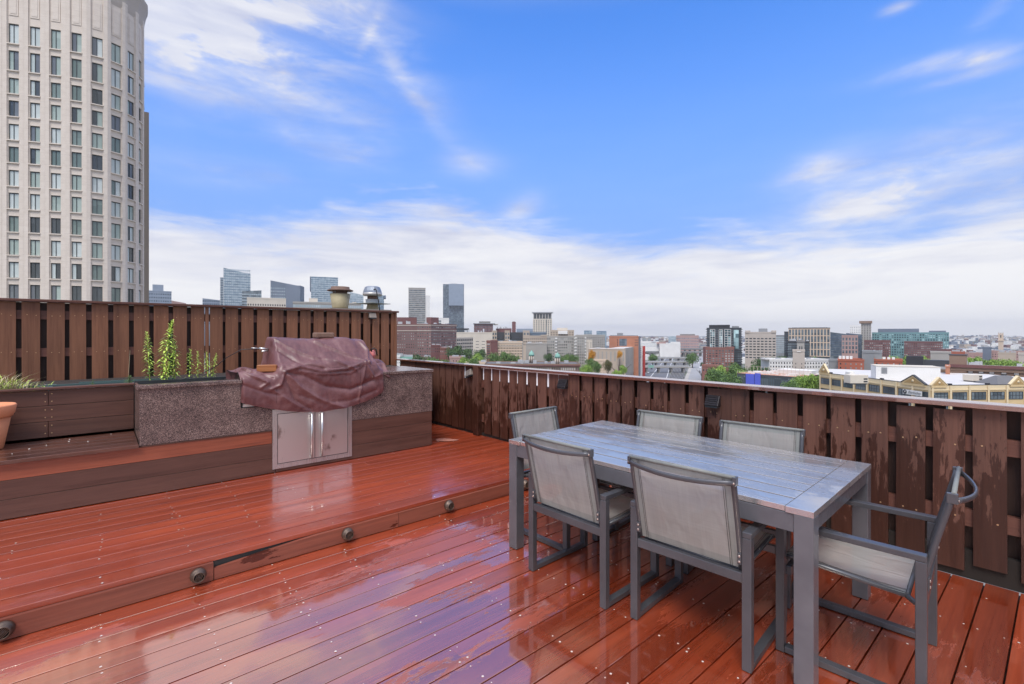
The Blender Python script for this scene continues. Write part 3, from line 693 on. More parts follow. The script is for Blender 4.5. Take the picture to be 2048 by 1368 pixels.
for i in range(NU + 1):
    x = .965 + (2.365 - .965) * i / NU
    k = smooth(1.255, 1.325, x) * (1 - smooth(2.27, 2.34, x))        # 1 = hood, 0 = side shelf
    edgeL = smooth(.965, .99, x); edgeR = 1 - smooth(2.335, 2.365, x)
    sag = .012 * math.sin((x - 1.2) * 3.1) + .006 * noise.noise((x * 7, 1, 0))
    top = 1.415 - .010 * math.cos((x - 1.7) * 6) - .03 * smooth(2.05, 2.2, x)
    shelf = (1.105 + .012 * math.sin(x * 30)) * (1 if x < 1.7 else 0) + (1.10 if x >= 1.7 else 0)
    sh_hood = 1.145 + sag
    H_ = hem(x); row = []
    # profile points (Y, Z): back bottom, back top, front top, shoulder, overhang, hem
    hood = [(5.56, 1.0), (5.55, 1.2), (5.50, top - .02), (5.44, top), (5.30, top - .004), (5.20, top - .035), (5.00, sh_hood + .05), (4.91, sh_hood), (4.875, 1.06), (4.87, .92), (4.872, (H_ + .92) / 2), (4.885, H_)]
    fl = [(5.56, 1.0), (5.55, shelf - .03), (5.50, shelf), (5.40, shelf - .004), (5.30, shelf - .008), (5.15, shelf - .004), (5.0, shelf - .002), (4.92, shelf - .03), (4.885, 1.03), (4.875, .94), (4.874, (H_ + .94) / 2), (4.885, H_)]
    pr = [(a[0] * k + b[0] * (1 - k), a[1] * k + b[1] * (1 - k)) for a, b in zip(hood, fl)]
    sl_ = [0]
    for a, b in zip(pr, pr[1:]): sl_.append(sl_[-1] + math.hypot(a[0] - b[0], a[1] - b[1]) + .03)
    for j in range(NV + 1):
        q = sl_[-1] * j / NV; e = 0
        while e < len(pr) - 2 and sl_[e + 1] < q: e += 1
        t = (q - sl_[e]) / (sl_[e + 1] - sl_[e])
        p0, p1, p2, p3 = pr[max(e - 1, 0)], pr[e], pr[e + 1], pr[min(e + 2, len(pr) - 1)]
        cr = lambda a, b, c, d: .5 * (2 * b + (c - a) * t + (2 * a - 5 * b + 4 * c - d) * t * t + (3 * b - a - 3 * c + d) * t ** 3)
        yy, zz = cr(p0[0], p1[0], p2[0], p3[0]), cr(p0[1], p1[1], p2[1], p3[1])
        row.append(Vector((x, yy, zz)))
    row = [Vector((p.x, p.y + (.10 if True else 0) * (1 - edgeL) ** 2 * .35 + .10 * (1 - edgeR) ** 2 * .35, p.z)) for p in row]
    grid.append(row)
ng = [r[:] for r in grid]
for i in range(NU + 1):
    for j in range(NV + 1):
        a = grid[min(i + 1, NU)][j] - grid[max(i - 1, 0)][j]; b = grid[i][min(j + 1, NV)] - grid[i][max(j - 1, 0)]
        nrm = a.cross(b); nrm = nrm.normalized() if nrm.length > 1e-9 else Vector((0, -1, 0))
        if nrm.y > 0 and grid[i][j].y < 5.3: nrm = -nrm
        p = grid[i][j]; h = 0
        if p.y < 5.34: h = foldh(p.x, p.z) * 1.25
        h += .005 * noise.noise((p.x * 5, p.z * 5, 3)) + .006 * noise.noise((p.x * 13 + p.z * 6, p.z * 9, 7)) + .003 * noise.noise((p.x * 30, p.z * 22, 1))
        ng[i][j] = p + nrm * h
b0 = 0
for r in ng: cvm.v += [tuple(p) for p in r]
W_ = NV + 1
for i in range(NU):
    for j in range(NV):
        cvm.f.append((i * W_ + j, (i + 1) * W_ + j, (i + 1) * W_ + j + 1, i * W_ + j + 1)); cvm.mi.append(0); cvm.sm.append(True)
for i, rev in ((0, False), (NU, True)):            # end flaps
    cen = len(cvm.v); pr = ng[i]; cvm.v.append((pr[0].x + (.0 if i == 0 else 0), 5.25, 1.0))
    for j in range(NV): cvm.f.append((i * W_ + j, i * W_ + j + 1, cen) if rev else (i * W_ + j + 1, i * W_ + j, cen)); cvm.mi.append(0); cvm.sm.append(True)
cov_t = empty('grill_cover', (0, 0, 0), label='wrinkled maroon vinyl cover draped over the built-in grill', cat='cover')
cvm.build('cover_sheet', M_COVER, cov_t)
sm_ = MB()
def onsurf(x, z):
    i = int(round((x - .965) / 1.4 * NU)); best = min(range(NV + 1), key=lambda j: abs(ng[i][j].z - z) + (9 if ng[i][j].y > 5.02 else 0)); return ng[i][best]
for x, za, zb in ((2.075, .72, 1.11), (1.262, .80, .94)):
    pts = [onsurf(x, za + (zb - za) * k / 12) + Vector((0, -.0012, 0)) for k in range(13)]; sm_.tube(pts, .0013, 4)
pts = [onsurf(x, 1.115 - .01 * (x - 1.8)) + Vector((0, -.001, 0)) for x in [1.75 + .028 * k for k in range(20)]]; sm_.tube(pts, .0011, 4)
pts = [ng[i][NV] + Vector((0, -.002, .018)) for i in range(4, NU - 3, 3)]; sm_.tube(pts, .0012, 4)
sm_.build('seam', simple('dark_seam', (.05, .015, .018), .6, bmp=0), cov_t)
# bunched corner of the cover at the right, over the side handle
m = MB(); n_ = 22
for i in range(n_ + 1):
    for j in range(17):
        u, v = i / n_, j / 16 * 2 * math.pi
        r_ = .058 * math.sin(math.pi * min(1, .22 + .78 * u)) ** .5 * (1 + .16 * math.sin(3 * v + 5 * u) + .10 * noise.noise((u * 4, v * 1.5, 2)))
        m.v.append((2.28 + .20 * u, 5.12 + r_ * 1.3 * math.cos(v), 1.13 - .03 * u + r_ * .9 * math.sin(v)))
for i in range(n_):
    for j in range(16): a = i * 17 + j; m.f.append((a, a + 17, a + 18, a + 1)); m.mi.append(0); m.sm.append(True)
m.build('bunched_corner', M_COVER, cov_t)
m = MB()
for i in range(13):
    for j in range(9):
        u, v = i / 12, j / 8; m.v.append((2.26 + .16 * u + .02 * v, 5.02 - .12 * v + .012 * math.sin(u * 9 + v * 4), 1.13 - .16 * v * (.4 + .6 * u) + .01 * math.sin(v * 11)))
for i in range(12):
    for j in range(8): a = i * 9 + j; m.f.append((a, a + 9, a + 10, a + 1)); m.mi.append(0); m.sm.append(True)
o = m.build('corner_flap', M_COVER, cov_t); so_ = o.modifiers.new('s', 'SOLIDIFY'); so_.thickness = .003
# things on the cover
def brickmesh(L, W, H, seed):
    m = MB().box(-L / 2, L / 2, -W / 2, W / 2, 0, H); return m
brickmesh(.21, .10, .058, 1).build('brick', M_BRICKTOP, None, .014, 3, loc=(1.865, 5.36, 1.412), rz=R(4), label='weathered grey-brown brick lying on top of the grill cover', cat='brick')
brickmesh(.17, .11, .062, 2).build('wood_block', M_BLOCK, None, .004, 2, loc=(1.215, 5.02, 1.096), rz=R(-20), label='orange-brown wooden block on the left shelf of the cover', cat='wood block')
m = MB(); m.tube([(1.27, 5.3, 1.30), (1.16, 5.32, 1.305), (1.06, 5.36, 1.30), (.94, 5.42, 1.22), (.86, 5.5, 1.13), (.74, 5.55, 1.06), (.60, 5.6, 1.015), (.48, 5.62, 1.0)], .0035, 6)
cb = m.build('power_cable', M_BLACK, label='thin black cable curving from the grill cover down to the planter', cat='cable')
m = MB(); m.tube([(1.29, 5.3, 1.30), (1.21, 5.31, 1.31)], .012, 8); m.tube([(1.28, 5.27, 1.285), (1.22, 5.26, 1.28)], .009, 8); m.tube([(1.21, 5.31, 1.31), (1.14, 5.32, 1.315)], .005, 8); m.build('plug', M_STEELC, cb)
m = MB(); m.lathe([(.0, 0), (.03, .005), (.036, .04), (.03, .075), (.012, .09), (0, .092)], 16, 0, Matrix.Translation((2.345, 5.16, 1.18))); pk = m.build('pink_bottle', M_PINK, label='pink rounded plastic bottle behind the right end of the cover', cat='bottle')
m = MB(); m.tube([(2.32, 5.14, 1.26), (2.335, 5.12, 1.295), (2.37, 5.12, 1.28), (2.385, 5.12, 1.21)], .007, 8); m.build('bottle_handle', M_BLACK, pk)
# ---------------------------------------------------------------- roof vents behind the tall fence
M_GALV = simple('galvanised_metal', (.30, .33, .37), .35, .6, .3, 5, .1); M_RUST = simple('yellowed_metal', (.36, .31, .19), .6, .1, .4, 7, .15); M_RUSTD = simple('rusty_cap', (.16, .10, .075), .7, .1, .5, 8, .2)
Pv = P(680.5, 9.2); v1 = empty('roof_vent', (Pv.x, Pv.y, 0), label='flared yellowed chimney vent with a flat rusty cap above the tall fence', cat='vent')
S_ = 9.2 / 955; z = lambda py: Zh(py, 9.2)
m = MB(); m.lathe([(15 * S_, z(618)), (15.5 * S_, z(614)), (19.5 * S_, z(588)), (17.5 * S_, z(588.5)), (14 * S_, z(612))], 28); m.build('flared_pipe', M_RUST, v1)
m = MB(); m.lathe([(14.2 * S_, z(590)), (14.2 * S_, z(580))], 28); m.build('inner_pipe', M_RUSTD, v1)
m = MB(); m.lathe([(24.5 * S_, z(582.3)), (25 * S_, z(580.5)), (18 * S_, z(578)), (17.5 * S_, z(574)), (1 * S_, z(573))], 28); m.build('cap', M_RUSTD, v1)
m = MB()
for a in (.6, 2.2, 3.8, 5.4): m.tube([(18.5 * S_ * math.cos(a), 18.5 * S_ * math.sin(a), z(589)), (18.5 * S_ * math.cos(a), 18.5 * S_ * math.sin(a), z(581))], .006, 6)
m.build('strut', M_GALV, v1)
M_CHIM = simple('chimney_masonry', (.30, .26, .22), .8, 0, .3, 4, .3)
MB().box(-.30, .30, -.30, .30, 0, z(618)).build('chimney', M_CHIM, v1)
Pv = P(745, 9.0); v2 = empty('exhaust_fan', (Pv.x, Pv.y, 0), label='grey domed exhaust fan with a square flange above the tall fence', cat='exhaust fan')
S_ = 9.0 / 955; z = lambda py: Zh(py, 9.0)
m = MB(); m.lathe([(18.3 * S_, z(586)), (17.5 * S_, z(582)), (14.5 * S_, z(574.5)), (11 * S_, z(573)), (.5 * S_, z(572.6))], 14, smooth=False); m.build('dome', M_GALV, v2)
m = MB(); m.lathe([(17 * S_, z(592)), (18.8 * S_, z(590)), (18.8 * S_, z(586)), (17 * S_, z(586))], 28); m.build('ring', simple('dull_aluminium', (.52, .50, .47), .4, .5, .2, 5), v2)
m = MB(); m.lathe([(10 * S_, z(601)), (10 * S_, z(591))], 20); m.build('motor_housing', M_RUSTD, v2)
m = MB(); m.lathe([(13.5 * S_, z(607)), (14.5 * S_, z(599)), (12.5 * S_, z(599)), (12 * S_, z(607))], 8, smooth=False); m.build('collar', M_GALV, v2)
MB().box(-.235, .235, -.235, .235, z(608), z(607)).build('flange', simple('green_grey_sheet', (.25, .26, .22), .5, .3, .3, 5), v2, rz=R(20))
m = MB(); m.lathe([(13.5 * S_, z(620)), (11 * S_, z(609))], 8, smooth=False); m.build('neck', M_RUST, v2)
MB().box(-.26, .26, -.26, .26, 0, z(620)).build('chimney', M_CHIM, v2)
m = MB(); q = lambda px, py: (lambda c_: (c_.x - Pv.x - .1, c_.y - Pv.y - .12, Zh(py, 8.8)))(P(px, 8.8))
m.tube([q(752, 581.5), q(755, 579.5), q(757, 582), q(759, 592), q(762, 606), q(764, 622)], [.014, .012, .009, .009, .009, .009], 8); m.build('black_conduit', M_BLACK, v2)
# ---------------------------------------------------------------- table
TBL = empty('dining_table', (2.681, 1.600, 0), R(2.2), label='long wet grey metal dining table with slatted top', cat='table')
LX, LY, ZT = 1.06, 1.825, .735
hx, hy = LX / 2, LY / 2; ew = .105
for sy in (-1, 1):
    a, b = sorted((sy * hy, sy * (hy - ew))); MB().box(-hx, hx, a, b, ZT - .026, ZT).build('end_board', M_TABLE, TBL, .0008, 1)
nsl = 8; pw = LX / nsl
sl_me = None
for i in range(nsl):
    o = MB().box(-pw / 2 + .0058, pw / 2 - .0058, -hy + ew + .003, hy - ew - .003, -.024, 0)
    if sl_me is None: sl_me = o.mesh('slat', M_TABLE)
    o = place('slat', sl_me, TBL, .0008, 1); o.location = (-hx + (i + .5) * pw, 0, ZT - rnd.uniform(0, .0008))
lw = .074
for sx in (-1, 1):
    for sy in (-1, 1):
        a, b = sorted((sx * (hx - .001), sx * (hx - lw))); c_, d_ = sorted((sy * (hy - .001), sy * (hy - lw)))
        MB().box(a, b, c_, d_, .003, ZT - .027).build('leg', M_FRAMET, TBL, .002, 1)
        MB().box(a + .003, b - .003, c_ + .003, d_ - .003, 0, .003).build('foot_pad', M_BLACK, TBL)
for sx in (-1, 1):
    a, b = sorted((sx * (hx - .006), sx * (hx - .040))); MB().box(a, b, -hy + lw, hy - lw, ZT - .105, ZT - .028).build('apron', M_FRAMET, TBL, .0015, 1)
for sy in (-1, 1):
    a, b = sorted((sy * (hy - .006), sy * (hy - .040))); MB().box(-hx + lw, hx - lw, a, b, ZT - .092, ZT - .028).build('apron', M_FRAMET, TBL, .0015, 1)
for yy in (-.35, .35): MB().box(-hx + .04, hx - .04, yy - .02, yy + .02, ZT - .06, ZT - .027).build('cross_bar', M_FRAME, TBL)
dm = MB()
for k in range(700): # standing rain drops, along the far side
    x = hx - abs(rnd.gauss(.0, .28)); y = rnd.uniform(-hy, hy)
    if x < -hx + .05: continue
    r_ = rnd.uniform(.0008, .0024); dm.lathe([(r_, 0), (r_ * .8, r_ * .4), (.0002, r_ * .55)], 6, 0, Matrix.Translation((x, y, ZT + .0002)))
mw, tw, bw = newmat('water_drop'); bw.inputs['Base Color'].default_value = (.35, .36, .38, 1); bw.inputs['Roughness'].default_value = .05; bw.inputs['Specular IOR Level'].default_value = 1
dm.build('rain_drops', mw, TBL, kind='stuff')
# ---------------------------------------------------------------- chairs
def sling(pts, xh, nx=12, t_=.0025, hemw=.042, sag=0, ends=True):
    """fabric strip: pts are (y, z) along the strip, xh half width; returns (fabric, hem, stitches)"""
    f_, st_ = MB(), MB(); n = len(pts); acc = [0]
    for a, b in zip(pts, pts[1:]): acc.append(acc[-1] + math.hypot(a[0] - b[0], a[1] - b[1]))
    xs = [-xh, -xh + hemw] + [-xh + hemw + (2 * xh - 2 * hemw) * k / nx for k in range(1, nx)] + [xh - hemw, xh]
    def pt(x, i, off=0):
        y, z_ = pts[i]; s_ = sag * (1 - (x / xh) ** 2) * math.sin(math.pi * acc[i] / acc[-1]); 
        a, b = pts[max(i - 1, 0)], pts[min(i + 1, n - 1)]; L_ = math.hypot(b[0] - a[0], b[1] - a[1]); ny, nz_ = -(b[1] - a[1]) / L_, (b[0] - a[0]) / L_
        return (x, y - ny * (s_ + off), z_ - nz_ * (s_ + off))
    for i in range(n):
        for x in xs: f_.v.append(pt(x, i))
    w2 = len(xs)
    for i in range(n - 1):
        for k in range(w2 - 1):
            hm = k == 0 or k == w2 - 2 or (ends and (acc[i + 1] < hemw * 1.1 or acc[-1] - acc[i] < hemw * 1.1))
            f_.f.append((i * w2 + k, i * w2 + k + 1, (i + 1) * w2 + k + 1, (i + 1) * w2 + k)); f_.mi.append(1 if hm else 0); f_.sm.append(True)
    for sx in (-1, 1):
        for dx in (hemw, hemw + .008):
            for sgn in (-1, 1): st_.tube([pt(sx * (xh - dx), i, sgn * .0022) for i in range(n)], .0009, 3)
    return f_, st_
def chair():
    t = empty('patio_chair', label='x', cat='chair', group='grey patio armchairs round the table')
    HX, HY, AZ, W2 = .2925, .265, .60, .040
    for sx in (-1, 1):
        a, b = sorted((sx * HX, sx * (HX - W2)))
        for sy in (-1, 1):
            c_, d_ = sorted((sy * HY, sy * (HY - .036)))
            MB().box(a, b, c_, d_, 0.0, AZ - .0255).build('leg', M_FRAME, t, .003)
        MB().box(a, b, -HY, HY, AZ - .025, AZ).build('armrest', M_FRAME, t, .003)
        MB().box(a + .0008, b - .0008, -HY + .037, HY - .037, .003, .030).build('base_rail', M_FRAME, t, .002)
    MB().box(-HX + W2, HX - W2, -HY + .003, -HY + .030, .375, .418).build('rear_bar', M_FRAME, t, .003)
    MB().box(-HX + W2, HX - W2, HY - .055, HY - .030, .345, .385).build('front_bar', M_FRAME, t, .003)
    m = MB()
    for sx in (-1, 1): m.tube([(sx * .232, -.20, .405), (sx * .232, .215, .428), (sx * .232, .24, .42)], .011, 8)
    m.tube([(-.235, .235, .418), (.235, .235, .418)], .011, 8); m.tube([(-.235, -.20, .403), (.235, -.20, .403)], .010, 8)
    for sx in (-1, 1): m.tube([(sx * .232, -.20, .403), (sx * .246, -.225, .392), (sx * .252, -.245, .40)], .011, 8)
    m.build('seat_frame', M_FRAME, t)
    sp = [(-.195, .415), (-.15, .415), (-.08, .417), (0, .421), (.08, .427), (.15, .433), (.20, .438), (.228, .436), (.244, .426), (.246, .412)]
    f_, st_ = sling(sp, .243, sag=.012, hemw=.03); o = f_.build('seat', [M_SLING, M_HEM], t); st_.build('stitching', M_STITCH, o, kind='stuff')
    by = lambda z_: -.238 - .100 * ((z_ - .43) / .42) ** 1.1 if z_ > .43 else -.238
    for sx in (-1, 1):
        m = MB(); m.tube([(sx * .243, by(z_) - .0, z_) for z_ in (.43, .50, .60, .70, .80, .838)], .0125, 8); m.build('back_post', M_FRAME, t)
    bp = [(by(z_) - .006 - .0, z_) for z_ in [.432 + k * .0345 for k in range(13)]]
    f_, st_ = sling(bp, .2525, sag=-.010, hemw=.045, ends=True); o = f_.build('backrest', [M_SLING, M_HEM], t); st_.build('stitching', M_STITCH, o, kind='stuff')
    m = MB(); pts = []
    for k in range(17):
        u = -1 + k / 8; pts.append((u * .252, by(.82) - .018 - .050 * (1 - u * u), .826 - .012 * (1 - u * u)))
    m.tube(pts, .0065, 8, ry=.012); m.build('top_bar', M_FRAME, t)
    m = MB(); m.tube([(-.253, by(.846) - .002, .848), (.253, by(.846) - .002, .848)], .0085, 8); m.build('top_roll', M_HEM, t)
    for sx in (-1, 1):
        m = MB(); m.box(sx * .250 - .008, sx * .250 + .008, by(.82) - .022, by(.82) + .012, .812, .852); m.build('corner_cap', M_FRAME, t, .003)
        a, b = sorted((sx * .236, sx * .2525)); br = MB().box(a, b, -.270, -.258, .455, .505).build('bracket', M_FRAME, t, .002)
        m = MB()
        for z_ in (.468, .492): m.lathe([(.0055, 0), (.005, .003), (.001, .004)], 10, 0, Matrix.Translation(((a + b) / 2, -.270, z_)) @ Matrix.Rotation(R(90), 4, 'X'))
        m.lathe([(.0055, 0), (.005, .003), (.001, .004)], 10, 0, Matrix.Translation((sx * .250, by(.82) - .022, .826)) @ Matrix.Rotation(R(90), 4, 'X'))
        m.build('bolt', M_BOLT, br)
    return t
ch0 = chair()
def pc(cx, cy, rz, lab):
    global ch0
    o = ch0 if 'used' not in globals() else copy_tree(ch0)
    globals()['used'] = 1
    o.location = (cx, cy, .0012); o.rotation_euler[2] = R(rz); o['label'] = lab
pc(2.010 + .265, 1.885, -90 + 1.4, 'grey mesh armchair at the near side of the table, left one, seen from behind')
pc(2.085 + .264, 1.213 - .02, -90 + 4.7, 'grey mesh armchair at the near side of the table, right one, largest backrest in view')
pc(2.675, .372 + .265, 4.6, 'grey mesh armchair at the right head of the table with its seat in view')
pc(2.62, 2.43, 181.5, 'grey mesh armchair at the far left head of the table')
pc(3.195 - .265, 1.93, 90 + 6.6, 'grey mesh armchair at the fence side of the table, left one')
pc(3.25 - .265, 1.28, 90 + 8, 'grey mesh armchair at the fence side of the table, right one')
# ================================================================ CITY
GZ = -41.5
def glassm(name, cols, rough=.08, scale=.35):
    m, t, b = newmat(name); v, rd = ocoord(t)
    sn = t.n('ShaderNodeVectorMath', operation='SNAP'); t.l(v, sn.inputs[0]); sn.inputs[1].default_value = (3.1, 3.1, 3.6)
    wn_ = t.n('ShaderNodeTexWhiteNoise'); t.l(sn.outputs[0], wn_.inputs[0])
    st = [(i / max(1, len(cols) - 1), c_) for i, c_ in enumerate(cols)]
    col = t.ramp(wn_.outputs[0], st); t.l(col, b.inputs['Base Color']); b.inputs['Roughness'].default_value = rough
    b.inputs['Specular IOR Level'].default_value = .9; return m
G_DARK = glassm('dark_window_glass', [(.015, .018, .022), (.04, .048, .055), (.09, .10, .11)])
G_MIX = glassm('mixed_window_glass', [(.02, .025, .03), (.08, .095, .10), (.22, .25, .25), (.5, .5, .48)], .2)
G_BLUE = glassm('blue_curtain_glass', [(.10, .16, .22), (.16, .235, .30), (.26, .34, .40)], .12)
G_BLUED = glassm('deep_blue_curtain_glass', [(.055, .085, .125), (.085, .12, .165), (.12, .16, .21)], .12)
G_TEAL = glassm('teal_curtain_glass', [(.015, .04, .05), (.05, .11, .13), (.5, .7, .7)], .15)
G_PALE = glassm('pale_curtain_glass', [(.30, .38, .42), (.38, .46, .50), (.46, .53, .56)], .2)
G_GREY = glassm('grey_curtain_glass', [(.05, .07, .085), (.10, .13, .15), (.2, .24, .26)], .15)
def wm(name, col, rough=.8, var=.16, sc_=.12): return simple(name, col, rough, 0, var, sc_, .05, rand=.04, detail=8)
def brickm(name, col):
    return simple(name, col, .85, 0, .22, .35, .1, rand=.05, detail=9)
W = dict(stone=wm('pale_limestone', (.50, .44, .385)), cream=wm('cream_stucco', (.62, .56, .47)), white=wm('white_render', (.74, .73, .70)), tan=wm('tan_precast', (.46, .38, .30)),
    conc=wm('grey_concrete', (.36, .34, .31)), concd=wm('dark_concrete', (.22, .21, .20)), brick=brickm('red_brick', (.235, .105, .085)), brick2=brickm('mauve_brick', (.215, .125, .115)), brown=brickm('brown_brick', (.24, .16, .115)),
    dred=brickm('dark_red_brick', (.17, .075, .07)), orange=brickm('orange_brick', (.42, .18, .105)), red=wm('orange_red_panel', (.40, .12, .07)), peach=wm('peach_stone', (.60, .47, .35)), grey=wm('grey_panel', (.25, .26, .27)),
    dark=wm('charcoal_panel', (.055, .058, .065)), slate=wm('slate_blue_panel', (.16, .19, .24)), haze=wm('pale_blue_grey_wall', (.26, .31, .38)), pink=wm('pinkish_brick', (.42, .27, .24)), yellow=wm('yellow_stucco', (.66, .49, .26)), ytrim=wm('yellow_trim', (.74, .60, .38)),
    ocher=wm('ochre_ornament', (.42, .27, .11)), roof=wm('pale_roof_membrane', (.60, .58, .56)), roofd=wm('dark_roof', (.14, .14, .145)), green=wm('verdigris_copper', (.22, .42, .35)), teal=wm('teal_panel', (.16, .30, .31)), blue=wm('bright_blue_sheeting', (.10, .13, .62)), metal=wm('rooftop_equipment', (.42, .43, .44), .5), black=wm('black_panel', (.03, .03, .035)), redsign=wm('red_sign_panel', (.42, .05, .04)), orangeroof=wm('orange_rooftop_decking', (.52, .26, .17), .8, .5, .5))
def fr_ax(p0, p1):
    d = (p1 - p0); L = d.length; u = d / L; n = Vector((u.y, -u.x))
    if n.dot(-p0) < 0: n = -n               # n points to the camera side
    return L, u, n
def bld(name, label, x0, x1, yt, d, deep=25, wall='conc', rows=0, cols=0, ya=None, yb=None, glass=None, wf=.55, hf=.5, d1=None, piers=False, roof='roof', cat='building', extra=None, base=None, par=.9, side=True, yt1=None, win_name='windows', grid=None, group=None, pier=None):
    """a building whose street front spans the bearings x0..x1 at distance d (d1 at its other end)"""
    if d1 is None:                      # square on to the bearing of its middle
        c_ = P((x0 + x1) / 2, d); w0 = c_.normalized()
        r0, r1 = P(x0, 1), P(x1, 1); p0, p1 = r0 * (c_.length / r0.dot(w0)), r1 * (c_.length / r1.dot(w0))
    else: p0, p1 = P(x0, d), P(x1, d1)
    L, u, n = fr_ax(p0, p1); z1 = Zh(yt, d); zb = GZ if base is None else base
    z1b = Zh(yt1, d1 or d) if yt1 else z1
    t = empty(name, (p0.x, p0.y, zb), math.atan2(u.y, u.x), label=label, cat=cat, group=group)
    sgn = 1 if Vector((-u.y, u.x)).dot(-n) > 0 else -1       # local +y goes into the building when sgn = 1
    def box(mb, a, b, ya_, yb_, za, zb_, m=0):
        c_, e = sorted((ya_ * sgn, yb_ * sgn)); mb.box(a, b, c_, e, za - zb, zb_ - zb, m)
    m = MB(); q = [(0, 0), (L, 0), (L, deep * sgn), (0, deep * sgn)]
    H0, H1 = z1 - zb, z1b - zb
    lo = [(x, y, 0) for x, y in q]; hi = [(0, 0, H0), (L, 0, H1), (L, deep * sgn, H1), (0, deep * sgn, H0)]
    if sgn < 0: lo = [lo[0], lo[3], lo[2], lo[1]]; hi = [hi[0], hi[3], hi[2], hi[1]]
    b = len(m.v); m.v += lo + hi
    for f, mm in (((3, 2, 1, 0), 0), ((4, 5, 6, 7), 1), ((0, 1, 5, 4), 0), ((1, 2, 6, 5), 0), ((2, 3, 7, 6), 0), ((3, 0, 4, 7), 0)): m.f.append(tuple(b + i for i in f)); m.mi.append(mm); m.sm.append(False)
    gw = W[wall] if isinstance(wall, str) else wall
    m.build('wall', [gw, W[roof]], t)
    if par and not yt1:
        pr = MB()
        for a in ((-.15, L + .15, -.2, .25), (-.15, L + .15, deep - .25, deep + .15)): box(pr, *a, z1 - .3, z1 + par)
        for a in ((-.15, .25), (L - .25, L + .15)): box(pr, a[0], a[1], .25, deep - .25, z1 - .3, z1 + par)
        pr.build('parapet', gw, t)
    if rows and cols:
        gm = glass or G_DARK; ztop = Zh(ya if ya else yt + 2, d); zbot = Zh(yb, d); fh = (ztop - zbot) / rows; cw = L / cols
        g = MB(); fr_ = MB()
        for r in range(rows):
            zc = ztop - (r + .5) * fh
            if zc - fh * hf / 2 < GZ + 1: continue
            for c_ in range(cols):
                xa = (c_ + .5 - wf / 2) * cw; xb = (c_ + .5 + wf / 2) * cw
                box(g, xa, xb, -.04, .0, zc - fh * hf / 2, zc + fh * hf / 2)
        ns = max(1, int(deep / cw)) if side else 0
        for k in range(ns):
            for r in range(rows):
                zc = ztop - (r + .5) * fh; ca = (k + .5) * deep / ns; hw = wf * deep / ns / 2
                for X0, X1 in ((-.04, 0), (L, L + .04)): box(g, X0, X1, ca - hw, ca + hw, zc - fh * hf / 2, zc + fh * hf / 2)
        g.build(win_name, gm, t, kind='stuff')
        if piers:
            pm_ = W[pier] if pier else gw
            for c_ in range(cols + 1): box(fr_, max(0, c_ * cw - (1 - wf) * cw / 2 * .8), min(L, c_ * cw + (1 - wf) * cw / 2 * .8), -.45, -.045, zbot, ztop + .4)
            for r in range(rows + 1): box(fr_, 0, L, -.3, -.045, ztop - r * fh - (1 - hf) * fh / 2 * .7, ztop - r * fh + (1 - hf) * fh / 2 * .7)
            fr_.build('facade_grid', pm_, t, kind='stuff')
    t_ = (t, L, deep, z1, zb, box, u, n)
    if extra: extra(t_)
    return t_
def pent(px0, px1, yt, d, inset=5, deep=10, wall='metal', nm='rooftop_plant'):
    """extra(): rooftop block between two bearings"""
    def f(c):
        t, L, dp, z1, zb, box, u, n = c; o2 = Vector((t.location.x, t.location.y))
        a = (P(px0, d) - o2).dot(u); b = (P(px1, d) - o2).dot(u); m = MB(); box(m, min(a, b), max(a, b), inset, inset + deep, z1 + .01, Zh(yt, d)); m.build(nm, W[wall], t)
    return f
def pents(*a): 
    def f(c):
        for q in a: q(c)
    return f
def clutter(n=6, seed=1, h=2.2):
    def f(c):
        t, L, dp, z1, zb, box, u, n_ = c; r_ = random.Random(seed); m = MB()
        for k in range(n):
            x = r_.uniform(.05, .9) * L; y = r_.uniform(.1, .8) * dp; s_ = r_.uniform(.8, 2.4); box(m, x, x + s_ * 1.4, y, y + s_, z1 + .01, z1 + r_.uniform(.5, 1) * h)
        m.build('rooftop_units', W['metal'], t, kind='stuff')
    return f
def strips(ys, d, wall='white', thick=.6, out_=.25, nm='cornice'):
    def f(c):
        t, L, dp, z1, zb, box, u, n_ = c
        for y in ys:
            m = MB(); z = Zh(y, d); box(m, -.2, L + .2, -out_, dp + .2, z - thick / 2, z + thick / 2); m.build(nm, W[wall], t)
    return f
# ---- ground
gm_, gt, gb = newmat('city_ground'); gv = gt.n('ShaderNodeNewGeometry').outputs['Position']
gcol = gt.ramp(gt.noise(gv, .02, 8, .7), [(.38, (.10, .10, .10)), (.5, (.20, .195, .185)), (.56, (.09, .12, .06)), (.66, (.26, .24, .22))])
gt.l(gcol, gb.inputs['Base Color']); gb.inputs['Roughness'].default_value = .9
g = MB(); g.face([(-6990, -6990, GZ), (6990, -6990, GZ), (6990, 6990, GZ), (-6990, 6990, GZ)]); g.build('ground', gm_, kind='structure')
M_ROAD = simple('grey_asphalt', (.15, .15, .155), .7, 0, .25, .08, 0); M_PAVE = simple('pale_pavement', (.40, .37, .33), .8, 0, .2, .1, 0); M_LINE = simple('white_road_paint', (.75, .75, .72), .7, bmp=0); M_RAILBED = simple('dark_rail_ballast', (.10, .092, .085), .9, 0, .5, .25, 0)
def gp(px, py, z=GZ):
    d = 955 * (HC - z) / (py - 667); return P(px, d)
def sheet(name, pts, z, mat, kind='structure'):
    m = MB(); q = [gp(*p) for p in pts]; area = sum(a.x * b.y - b.x * a.y for a, b in zip(q, q[1:] + q[:1]))
    if area < 0: q.reverse()
    m.face([(p.x, p.y, z) for p in q]); return m.build(name, mat, kind=kind)
sheet('road', [(1150, 800), (1325, 800), (1352, 702), (1336, 702)], GZ + .008, M_ROAD)
sheet('rail_yard', [(1327, 800), (1352, 800), (1385, 703), (1354, 703)], GZ + .012, M_RAILBED)
